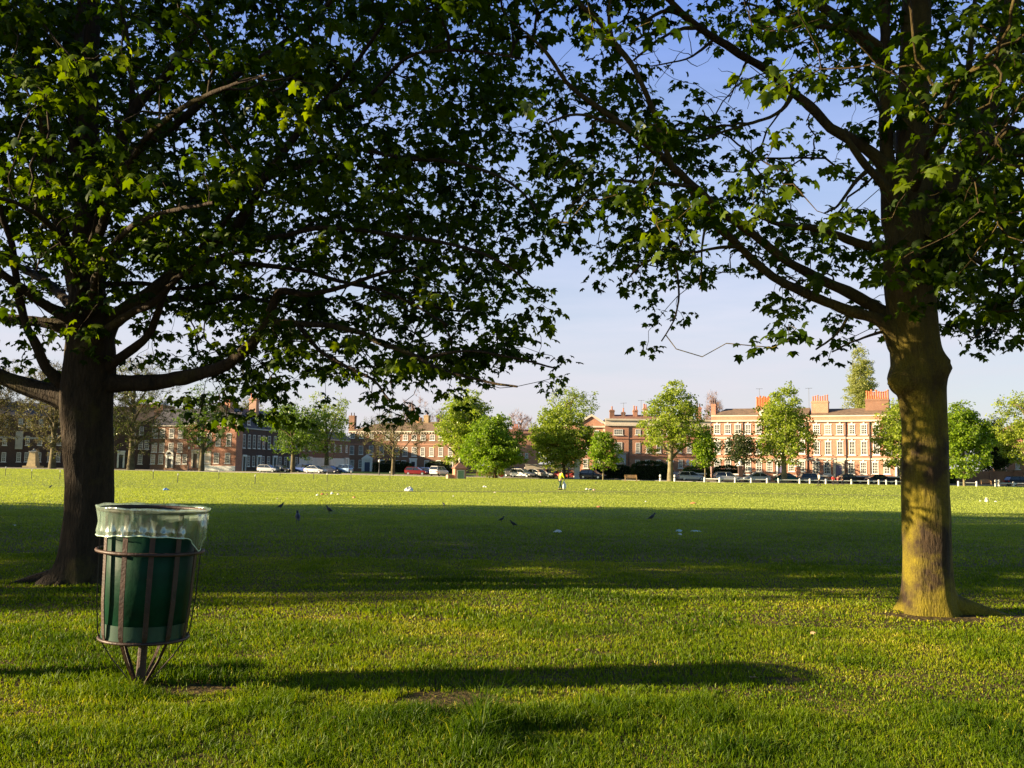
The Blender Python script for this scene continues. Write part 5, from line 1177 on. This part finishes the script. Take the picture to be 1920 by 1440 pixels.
# rooftop aerials
for px, y0, y1, d_, lb in ((1424, 728, 765, 160, 'thin television aerial above the tall orange pots'), (1517, 727, 765, 158, 'thin television aerial beside the short pot stack'), (1202, 750, 785, 168, 'thin television aerial on the cream parapet house'), (1169, 755, 785, 168, 'small television aerial over the short chimney')):
    a = P(px, y1, d_); hh = (y1 - y0) * d_ / FPX; e = empty('tv_aerial', a, lb, 'aerial', 'television aerials')
    mb = MB(); mb.tube([(0, 0, -.5), (0, 0, hh)], .03, 4); mb.build('mast', MT['lead'], e); mb = MB(); mb.tube([(-.6, 0, hh - .1), (.6, 0, hh - .05)], .02, 4)
    for k in range(5): mb.tube([(-.5 + k * .25, -.3, hh - .08), (-.5 + k * .25, .3, hh - .08)], .015, 4)
    mb.build('antenna', MT['lead'], e)

# ------------------------------------------------------------------ litter bin
MT['cage'] = mat('maroon_steel', (.05, .022, .015), .55, .1, var=.35, scale=6, bump=.2, bscale=60)
MT['liner_green'] = mat('green_metal', (.0015, .034, .015), .55, .0, var=.25, scale=5, bump=.3, bscale=9, spec=.15)
MT['liner_band'] = mat('faded_green_metal', (.006, .045, .024), .5, 0, var=.15, scale=8)
e = empty('litter_bin', bin_p, 'green metal litter bin in a rusty maroon cage, lined with a clear plastic bag', 'litter bin')
e.rotation_euler = (0, math.radians(1.9), 0); e.scale = (.96, .96, .975)
def shell(prof, n, mt, name, par, sm=True):
    mb = MB(); mb.lathe(prof, n, caps=False); return mb.build(name, mt, par, sm)
ln = shell([(.0, .335), (.27, .335), (.275, .44), (.278, .442), (.312, 1.17), (.305, 1.17), (.27, .36)], 40, MT['liner_green'], 'liner', e)
shell([(.279, .338), (.284, .445)], 40, MT['liner_band'], 'liner_band', ln)
BA = [math.radians(-98 + 30 * k) for k in range(12)]
for a in BA:     # flat upright bars bending in to the foot
    c, s_ = math.cos(a), math.sin(a); pr = [(.345, 1.19), (.337, 1.0), (.322, .6), (.3, .38), (.285, .33), (.2, .2), (.07, .04), (.06, -.02)]
    if BA.index(a) % 2: pr = pr[:5]
    mb = MB(); V = []
    for r_, z_ in pr:
        hw = .017 if z_ > .36 else .011
        for dr, dt in ((-.003, -hw), (.004, -hw), (.004, hw), (-.003, hw)):
            V.append(((r_ + dr) * c - dt * s_, (r_ + dr) * s_ + dt * c, z_))
    mb.add(V, [(i * 4 + j, i * 4 + (j + 1) % 4, i * 4 + 4 + (j + 1) % 4, i * 4 + 4 + j) for i in range(len(pr) - 1) for j in range(4)]); mb.build('upright_bar', MT['cage'], e)
def ring(r, z_, t, name, par, m_, dz=None):
    mb = MB(); n = 48; q = [(r * math.cos(i * 2 * PI / n), r * math.sin(i * 2 * PI / n), z_) for i in range(n + 1)]; mb.tube(q, t, 8, False); return mb.build(name, m_, par, True)
ring(.352, .925, .012, 'hoop', e, MT['cage']); ring(.292, .335, .011, 'base_ring', e, MT['cage']); rim = ring(.355, 1.2, .014, 'rim', e, MT['cage'])
mb = MB(); mb.lathe([(.034, -.05), (.03, .33)], 12); mb.lathe([(.26, .318), (.26, .33)], 24); mb.build('stem', MT['cage'], e)
# clear bag folded over the rim
m, nt = newmat('clear_plastic'); L = nt.links
out = N(nt, 'ShaderNodeOutputMaterial'); tr = N(nt, 'ShaderNodeBsdfTransparent'); tr.inputs[0].default_value = (.9, .96, .92, 1); tl = N(nt, 'ShaderNodeBsdfTranslucent'); tl.inputs[0].default_value = (.75, .88, .78, 1)
df = N(nt, 'ShaderNodeBsdfDiffuse'); df.inputs[0].default_value = (.34, .48, .38, 1); gl = N(nt, 'ShaderNodeBsdfGlossy', Roughness=.18)
tc = N(nt, 'ShaderNodeTexCoord'); mp = N(nt, 'ShaderNodeMapping'); mp.inputs['Scale'].default_value = (11, 11, 3.5); mp.inputs['Rotation'].default_value = (.5, .5, 0); L.new(tc.outputs['Object'], mp.inputs[0])
nz = N(nt, 'ShaderNodeTexNoise', Scale=1.0, Detail=2.5, Distortion=.6); L.new(mp.outputs[0], nz.inputs['Vector']); bp = N(nt, 'ShaderNodeBump', Strength=.55, Distance=.03); L.new(nz.outputs['Fac'], bp.inputs['Height'])
for s_ in (df, tl, gl): L.new(bp.outputs[0], s_.inputs['Normal'])
a1 = N(nt, 'ShaderNodeMixShader', Fac=.4); L.new(df.outputs[0], a1.inputs[1]); L.new(tl.outputs[0], a1.inputs[2])
rr = ramp(nt, [(.35, (.16, .16, .16)), (.65, (.44, .44, .44))]); L.new(nz.outputs['Fac'], rr.inputs[0])
a2 = N(nt, 'ShaderNodeMixShader'); L.new(rr.outputs[0], a2.inputs[0]); L.new(tr.outputs[0], a2.inputs[1]); L.new(a1.outputs[0], a2.inputs[2])
a3 = N(nt, 'ShaderNodeMixShader', Fac=.2); L.new(a2.outputs[0], a3.inputs[1]); L.new(gl.outputs[0], a3.inputs[2]); L.new(a3.outputs[0], out.inputs[0]); MT['bag'] = m
n = 220; prof = []
V = []; rows_ = 26
for j in range(rows_):
    t = j / (rows_ - 1)
    for i in range(n):
        a = 2 * PI * i / n; x = math.cos(a); y = math.sin(a)
        low = 1.0 + .035 * math.sin(a * 2 + .6) + .01 * math.sin(a * 3) + .085 * max(0, math.cos(a + 1.0)) ** 2 * .9 + (-.1 * math.exp(-((a - 6.13) / .22) ** 2) - .1 * math.exp(-((a + .15) / .22) ** 2))
        bul = .03 * math.exp(-((a - 6.13) / .3) ** 2) + .03 * math.exp(-((a + .15) / .3) ** 2)
        low += .003 * math.sin(a * 13 + 1)
        wr = .0035 * math.sin(a * 17 + 5 * t) + .003 * math.sin(a * 33 - 9 * t) + .0015 * math.sin(a * 61 + 14 * t)
        if t < .3:     # inside, hanging into the bin
            q = t / .3; r_ = .30 + .06 * q ** 2 + wr * q; z_ = 1.0 + .215 * q
        elif t < .42:
            q = (t - .3) / .12; r_ = .36 + .024 * math.sin(q * PI / 2) + .004 * wr; z_ = 1.215 + .012 * math.sin(q * PI) + .004 * math.sin(a * 9)
        else:
            q = (t - .42) / .58; r_ = .377 - .022 * math.sin(q * PI * .8) + bul * math.sin(q * PI) * 1.4 + wr * (.3 + q); z_ = 1.213 + (low - 1.213) * q
            if q > .93: r_ -= .006
        V.append((r_ * x, r_ * y, z_))
F = [(j * n + i, j * n + (i + 1) % n, (j + 1) * n + (i + 1) % n, (j + 1) * n + i) for j in range(rows_ - 1) for i in range(n)]
mb = MB(); mb.add(V, F); bg_ = mb.build('plastic_bag', MT['bag'], e, True)
tag(bg_, 'clear greenish plastic bag folded over the rim')
mb = MB(); q = [V[(rows_ - 1) * n + i] for i in range(n)] + [V[(rows_ - 1) * n]]; mb.tube(q, .0035, 5, False); mb.build('bag_hem', mat('bag_hem', (.6, .75, .55), .4), bg_, True)

# ------------------------------------------------------------------ crows
MT['crow'] = mat('black_feathers', (.012, .012, .014), .5, var=.2, scale=20)
crw = MB()
body = [((-.2, 0, .15), .012), ((-.14, 0, .16), .03), ((-.06, 0, .19), .062), ((.03, 0, .23), .072), ((.1, 0, .28), .05), ((.13, 0, .33), .036), ((.155, 0, .36), .036), ((.185, 0, .362), .022)]
sp, sr = smooth_path([b_[0] for b_ in body], [b_[1] for b_ in body], .015); crw.tube(sp, sr, 12); CB = crw.mesh('crow', MT['crow'], True)
crw = MB(); crw.tube([(.18, 0, .362), (.215, 0, .355), (.25, 0, .345)], [.016, .011, .002], 6); CK = crw.mesh('beak', MT['lead'])
crw = MB()
for s_ in (-1, 1): crw.add([(.08, s_ * .06, .26), (.0, s_ * .078, .25), (-.17, s_ * .03, .17), (-.08, s_ * .06, .16), (.04, s_ * .072, .18), (.08, s_ * .05, .26), (-.16, s_ * .02, .175)], [(0, 1, 2, 3, 4) if s_ > 0 else (4, 3, 2, 1, 0)])
CW = crw.mesh('wing', MT['crow'])
crw = MB(); crw.add([(-.17, -.025, .155), (-.17, .025, .155), (-.3, .035, .12), (-.3, -.035, .12), (-.17, -.02, .165), (-.17, .02, .165), (-.3, .033, .128), (-.3, -.033, .128)], [(0, 3, 2, 1), (4, 5, 6, 7), (0, 1, 5, 4), (2, 3, 7, 6), (1, 2, 6, 5), (3, 0, 4, 7)]); CT_ = crw.mesh('tail', MT['crow'])
crw = MB()
for s_ in (-1, 1):
    crw.tube([(.0, s_ * .03, .17), (.01, s_ * .03, .08), (-.005, s_ * .03, .0)], [.016, .007, .006], 5)
    for aa in (-.5, 0, .5): crw.tube([(0, s_ * .03, .006), (.045 * math.cos(aa), s_ * .03 + .045 * math.sin(aa), .004)], [.005, .003], 4)
CL = crw.mesh('legs', MT['lead'])
for px, py, s_, rz_, lb in ((558, 983, 1.05, 1.9, 'biggest and nearest crow, seen from behind in the shade'), (617, 964, .85, 2.6, 'crow leaning to peck right of the biggest one'), (526, 956, .8, .8, 'leftmost crow, standing at the edge of the shade'), (832, 950, .6, 2.2, 'small crow on sunlit grass above the shade edge'), (940, 980, .55, 0.4, 'tiny crow in the shade left of its close companion'), (963, 990, .6, 3.0, 'low crouching crow right of its tiny companion'), (1222, 978, .8, .5, 'crow alone in the shade right of centre'),
     (1117, 907, .7, 2.5, 'far crow near the thin trunked tree'), (1565, 919.5, .7, 1.0, 'far crow left of the navy saloon'), (1616, 917.5, .7, 2.0, 'far crow below the right end of the rails'), (1656, 921, .7, 0.4, 'far crow nearest the right maple trunk'), (1391, 912, .7, .3, 'far crow below the silver saloon'), (94, 917, .8, 1.4, 'far crow left of the left maple trunk')):
    p = G(px, py); k_ = s_ * .85; c_ = link('crow', CB, None, p); c_.scale = (k_, k_, k_); c_.rotation_euler = (0, 0, rz_); tag(c_, lb, 'bird', 'crows feeding on the lawn')
    for nm, me in (('beak', CK), ('wing', CW), ('tail', CT_), ('legs', CL)): link(nm, me, c_)

# ------------------------------------------------------------------ people
MT['skin'] = mat('skin', (.45, .26, .18), .6, var=.05); MT['hivis'] = mat('hi_vis_yellow', (.8, .85, .02), .6, var=.05); MT['troll'] = mat('dark_green_trousers', (.02, .06, .04), .8); MT['hair'] = mat('dark_hair', (.03, .02, .015), .8)
def clothm(n, c): MT[n] = mat(n, c, .8, var=.1); return MT[n]
def skin(name, verts, edges, rad, m_, par, sub=1):
    me = bpy.data.meshes.new(name); me.from_pydata(verts, edges, []); me.materials.append(m_); o = link(name, me, par)
    sm = o.modifiers.new('Skin', 'SKIN'); o.modifiers.new('Subsurf', 'SUBSURF').levels = sub; o.modifiers['Subsurf'].render_levels = sub
    me.skin_vertices.new() if not me.skin_vertices else None
    for i, r_ in enumerate(rad): me.skin_vertices[0].data[i].radius = (r_, r_)
    me.skin_vertices[0].data[0].use_root = True; sm.use_smooth_shade = True
    return o
def person(name, label, px, py, hgt, rz, stride, bend, top, leg, armL, armR, group=None, cap=None, sit=False):
    p = G(px, py); e = empty('person', p, label, 'person', group, rz); e.scale = (hgt / 1.75,) * 3
    # x forward
    ch = .9 if not sit else .45
    if sit: kneeL = (.42, .1, .42); kneeR = (.42, -.1, .44); fL = (.5, .11, .06); fR = (.46, -.11, .06)
    else: kneeL = (stride * .55, .09, .5); kneeR = (-stride * .15, -.09, .48); fL = (stride, .09, .07); fR = (-stride, -.09, .08)
    hip = (0, 0, ch); b1 = (bend * .25, 0, ch + .28); chs = (bend * .7, 0, ch + .5); nk = (bend * 1.0, 0, ch + .6); hd = (bend * 1.25 + .02, 0, ch + .72); tp = (bend * 1.35 + .02, 0, ch + .82)
    V = [hip, b1, chs, nk, hd, tp]; E = [(0, 1), (1, 2), (2, 3), (3, 4), (4, 5)]; R_ = [.13, .12, .13, .055, .085, .07]
    def add(pts, rs, root):
        k = root
        for q, r_ in zip(pts, rs): V.append(q); R_.append(r_); E.append((k, len(V) - 1)); k = len(V) - 1
    sh = lambda s_: (chs[0], s_ * .19, chs[2] + .02)
    add([(0, .09, ch - .06), kneeL, fL, (fL[0] + .16, fL[1], .03)], [.085, .058, .04, .03], 0); add([(0, -.09, ch - .06), kneeR, fR, (fR[0] + .16, fR[1], .03)], [.085, .058, .04, .03], 0)
    add([sh(1)] + armL, [.06, .04, .03, .025], 2); add([sh(-1)] + armR, [.06, .04, .03, .025], 2)
    skin('body', V, E, R_, MT['skin'], e)
    # shirt over trunk and upper arms, trousers over hips and legs
    V = [hip, b1, chs, (nk[0], 0, nk[2] - .03)]; E = [(0, 1), (1, 2), (2, 3)]; R_ = [.155, .15, .165, .08]
    for s_, ar in ((1, armL), (-1, armR)):
        V += [sh(s_), ar[0], tuple((np.array(ar[0]) * .3 + np.array(ar[1]) * .7))]; n_ = len(V); E += [(2, n_ - 3), (n_ - 3, n_ - 2), (n_ - 2, n_ - 1)]; R_ += [.085, .062, .05]
    skin('jacket', V, E, R_, top, e)
    V = [(0, 0, ch + .04), (0, .09, ch - .08), kneeL, (fL[0], fL[1], fL[2] + .03), (0, -.09, ch - .08), kneeR, (fR[0], fR[1], fR[2] + .03)]
    skin('trousers', V, [(0, 1), (1, 2), (2, 3), (0, 4), (4, 5), (5, 6)], [.15, .11, .08, .065, .11, .08, .065], leg, e)
    mb = MB(); mb.lathe([(.0, .13), (.06, .12), (.098, .06), (.1, .0), (.085, -.06), (.06, -.08)], 12, (hd[0] - .025, 0, hd[2] + .045), caps=False); mb.build('hair', cap or MT['hair'], e, True)
    for s_ in (0, 1):
        mb = MB(); f_ = fL if s_ == 0 else fR; mb.box(f_[0] - .08, f_[0] + .2, f_[1] - .05, f_[1] + .05, -.01, .08); mb.build('shoe', MT['tyre'], e)
    # face: nose, eyes and ears
    mb = MB(); mb.tube([(hd[0] + .075, 0, hd[2] + .03), (hd[0] + .105, 0, hd[2] + .0), (hd[0] + .08, 0, hd[2] - .01)], [.01, .016, .01], 6)
    for s_ in (-1, 1): mb.tube([(hd[0], s_ * .085, hd[2] + .02), (hd[0] - .01, s_ * .095, hd[2] - .01)], [.018, .014], 6)
    mb.build('nose_and_ears', MT['skin'], e, True)
    for s_, ar in ((1, armL), (-1, armR)):      # fingers and thumb
        hx = np.array(ar[-1]); mb = MB()
        for k in range(4): mb.tube([hx + [(k - 1.5) * .016, 0, 0], hx + [(k - 1.5) * .018, 0, -.05], hx + [(k - 1.5) * .016 - .015, -s_ * .02, -.08 + .008 * abs(k - 1.4)]], [.009, .008, .006], 5)
        mb.tube([hx + [.02, 0, .01], hx + [.045, 0, -.03]], [.011, .008], 5); mb.build('hand', MT['skin'], e, True)
    return e
person('worker', 'litter picker in a yellow hi-vis jacket and dark green trousers carrying a bag', 1050, 918.5, 1.62, 0.5, .2, .16, MT['hivis'], MT['troll'], [(.2, .23, 1.2), (.3, .2, 1.02), (.33, .18, .94)], [(.22, -.22, 1.18), (.34, -.2, .98), (.37, -.2, .9)])
pb = G(1057.5, 918.5); z_ = .42
e = empty('bin_bag', (pb[0], pb[1], pb[2]), 'translucent white rubbish bag hanging from the litter picker\'s hand', 'bag')
mb = MB(); mb.lathe([(.02, .02), (.12, .05), (.19, .22), (.16, .45), (.08, .64), (.03, .74), (.05, .8)], 14); o = mb.build('sack', mat('white_sack', (.75, .76, .78), .4), e, True)
for v in o.data.vertices: v.co.x += .02 * math.sin(v.co.z * 17 + v.co.y * 9); v.co.y += .02 * math.sin(v.co.x * 30)
PG = 'people walking round the green'
person('p', 'walker in a pale top and dark trousers crossing before the rails', 1536, 911.5, 1.65, 3.3, .26, .04, clothm('pale_top', (.6, .52, .42)), clothm('dark_trs', (.02, .02, .03)), [(.02, .24, 1.15), (.12, .25, .9), (.14, .25, .84)], [(-.02, -.24, 1.15), (-.02, -.25, .9), (-.02, -.25, .84)], PG)
person('p', 'person in a red top at the left of the group by the black saloon', 1562, 909.5, 1.3, 4.5, .05, .1, clothm('red_top', (.5, .03, .03)), MT['dark_trs'], [(.1, .24, 1.1), (.25, .2, 1.0), (.3, .18, .96)], [(.1, -.24, 1.1), (.25, -.2, 1.0), (.3, -.18, .96)], PG)
person('p', 'person in a maroon top in the middle of the group by the black saloon', 1571, 909.5, 1.25, 1.0, .05, .1, clothm('maroon_top', (.25, .03, .04)), MT['dark_trs'], [(.1, .24, 1.1), (.25, .2, 1.0), (.3, .18, .96)], [(.1, -.24, 1.1), (.25, -.2, 1.0), (.3, -.18, .96)], PG)
person('p', 'person in a brown coat at the right of the group by the black saloon', 1580, 909.5, 1.35, 2.2, .08, .06, clothm('brown_coat', (.12, .07, .05)), MT['dark_trs'], [(.1, .24, 1.1), (.2, .2, .95), (.22, .18, .9)], [(.1, -.24, 1.1), (.2, -.2, .95), (.22, -.18, .9)], PG)
person('p', 'person in white standing behind the white cars near the round sign', 984, 892, 1.75, 1.2, .03, .02, clothm('white_top', (.75, .73, .7)), clothm('beige_trs', (.4, .34, .26)), [(.02, .24, 1.15), (.06, .25, .9), (.07, .25, .84)], [(0, -.24, 1.15), (.02, -.25, .9), (.03, -.25, .84)], PG, cap=MT['white'])

# ------------------------------------------------------------------ litter
def rag(label, px, py, w_, h_, col, name='litter_bag', cat='litter', n=9):
    p = G(px, py); d_ = p[1]; W_ = w_ * d_ / FPX; H_ = h_ * d_ / FPX
    V = []; rs = RNG.random(50); nn = 14
    for j in range(6):
        t = j / 5
        for i in range(nn):
            a = 2 * PI * i / nn; k = (.75 + .5 * rs[(i * 3 + j) % 50])
            r_ = math.cos(t * PI / 2 * .96) * k; V.append((W_ / 2 * r_ * math.cos(a), W_ / 2 * r_ * math.sin(a) * .8, -.01 + H_ * math.sin(t * PI / 2) * (.7 + .5 * rs[(i + 7 * j) % 50])))
    mb = MB(); mb.add(V, [(j * nn + i, j * nn + (i + 1) % nn, (j + 1) * nn + (i + 1) % nn, (j + 1) * nn + i) for j in range(5) for i in range(nn)] + [tuple(range(5 * nn, 6 * nn))])
    key = 'litter_%s' % col
    if key not in MT: MT[key] = mat(key, {'white': (.75, .75, .74), 'orange': (.7, .25, .12), 'brown': (.35, .24, .13), 'blue': (.15, .3, .6), 'clear': (.45, .6, .6), 'pink': (.7, .4, .32), 'cream': (.7, .62, .45)}[col], .5)
    o = mb.build(name, MT[key], None, False, p); tag(o, label, cat, 'litter lying on the lawn')
for a in [('large crumpled white bag left of centre on the sunlit grass', 767, 921, 16, 8, 'white'), ('white wrapper at the left of the scattered rubbish line', 595, 929, 5, 3, 'white', 'wrapper'), ('orange wrapper second in the scattered rubbish line', 604, 927.5, 7, 3, 'orange', 'wrapper'), ('brown carton third in the scattered rubbish line', 613, 928, 5, 3, 'brown', 'carton'),
          ('white cup fourth in the scattered rubbish line', 622, 927, 5, 5, 'white', 'paper_cup'), ('pale wrapper at the right end of the scattered rubbish line', 634, 927.5, 5, 2.5, 'cream', 'wrapper'), ('orange paper scrap right of the rubbish line', 664, 934, 7, 3, 'orange', 'paper_scrap'), ('blue and white can lying left, before the dark houses', 311, 919, 13, 4, 'blue', 'drink_can'),
          ('flattened clear bottle wrap left of the shade middle', 1046, 998, 16, 5, 'white', 'wrapper'), ('first of the pale bags in the right shade', 1273, 997, 14, 5, 'clear'), ('lower small white scrap under the pale bag', 1275, 1003, 8, 4, 'white', 'paper_scrap'), ('long thin clear wrapper right of the pale bag', 1304, 996.5, 22, 3, 'clear', 'wrapper'),
          ('small orange scrap on the sunlit grass right of centre', 1123, 951, 9, 3, 'orange', 'paper_scrap'), ('wide orange scrap further right on the sunlit grass', 1300, 944.5, 12, 3, 'orange', 'paper_scrap'), ('white scrap left of the litter picker', 908, 913, 6, 2.5, 'white', 'paper_scrap'), ('tiny pale scrap in mid lawn', 928, 924, 5, 2, 'cream', 'paper_scrap'), ('tiny white dot of litter beside the mid lawn scrap', 911, 913.5, 3, 2, 'white', 'paper_scrap'),
          ('pink scrap near the worn path', 1013, 942, 5, 2.5, 'pink', 'paper_scrap'), ('white wrapper in the heap right of the litter picker', 1100, 918, 5, 3, 'white', 'wrapper'), ('cream wrapper in the middle of the heap by the litter picker', 1107, 919, 7, 3, 'cream', 'wrapper'), ('pink wrapper at the right of the heap by the litter picker', 1114, 919.5, 5, 3, 'pink', 'wrapper'),
          ('upright cream carton on the lawn at the right', 1850, 941, 7, 8, 'cream', 'carton'), ('small white scrap right of the cream carton', 1867, 941, 5, 2, 'white', 'paper_scrap'), ('tiny white scrap left of the cream carton', 1838, 940, 4, 2, 'white', 'paper_scrap'), ('white scrap at the far left in the shade', 27, 986, 9, 3, 'white', 'paper_scrap'), ('tiny white scrap on the sunlit lawn', 850, 931, 4, 2, 'white', 'paper_scrap'), ('pale speck of paper at the left of the sunlit lawn', 520, 936, 4, 2, 'cream', 'paper_scrap'), ('small white scrap below the rails', 1211, 941, 4, 2, 'white', 'paper_scrap')]: rag(*a)

p = np.array([-6.1, 6.22, 0]); e = empty('shadow_post', p, 'added post out of frame left of the bin, casting a shadow', 'post'); mb = MB(); mb.lathe([(.12, -.1), (.115, 1.1), (.1, 1.16), (0, 1.18)], 12); mb.build('post', MT['wood_post'], e); mb = MB(); mb.box(-.02, .1, -.13, -.1, .75, 1.0); mb.build('plate', MT['white'], e)  # unseen upright added to cast the shadow behind the bin
# dry leaves and twig in the foreground
MT['dryleaf'] = mat('dry_leaf', (.5, .33, .17), .8, var=.25, scale=20)
for px, py, sz, lb in ((632, 1355, .05, 'pinkish dry leaf in the long grass at the lower middle'), (1407, 1277, .07, 'pale dry leaf below the end of the bin shadow'), (1520, 1192, .05, 'dry leaf on the grass left of the right maple'), (940, 1422, .04, 'small brown leaf near the bottom edge'), (1085, 1224, .06, 'flat tan leaf in the middle of the sunlit grass'), (1300, 1187, .05, 'tan leaf in the upper sunlit grass'), (75, 1188, .06, 'pale leaf on the grass left of the bin')):
    p = G(px, py); v, t, a = leaves_np(np.array([[0, 0, .012]]), np.array([[math.cos(px), math.sin(px), .1]]), np.array([sz * .95]), np.array([.5])); o = link('fallen_leaf', mesh_np('fallen_leaf', v + [0, 0, .02], t, MT['dryleaf']), None, p); tag(o, lb, 'leaf', 'dry leaves on the grass')
p = G(1003, 1413); mb = MB(); mb.tube([(-.06, 0, .02), (0, .01, .028), (.07, -.005, .022), (.1, .01, .03)], [.004, .005, .004, .002], 6); tag(mb.build('fallen_twig', MT['bark2'], None, True, p), 'short dark twig lying near the bottom edge', 'twig')
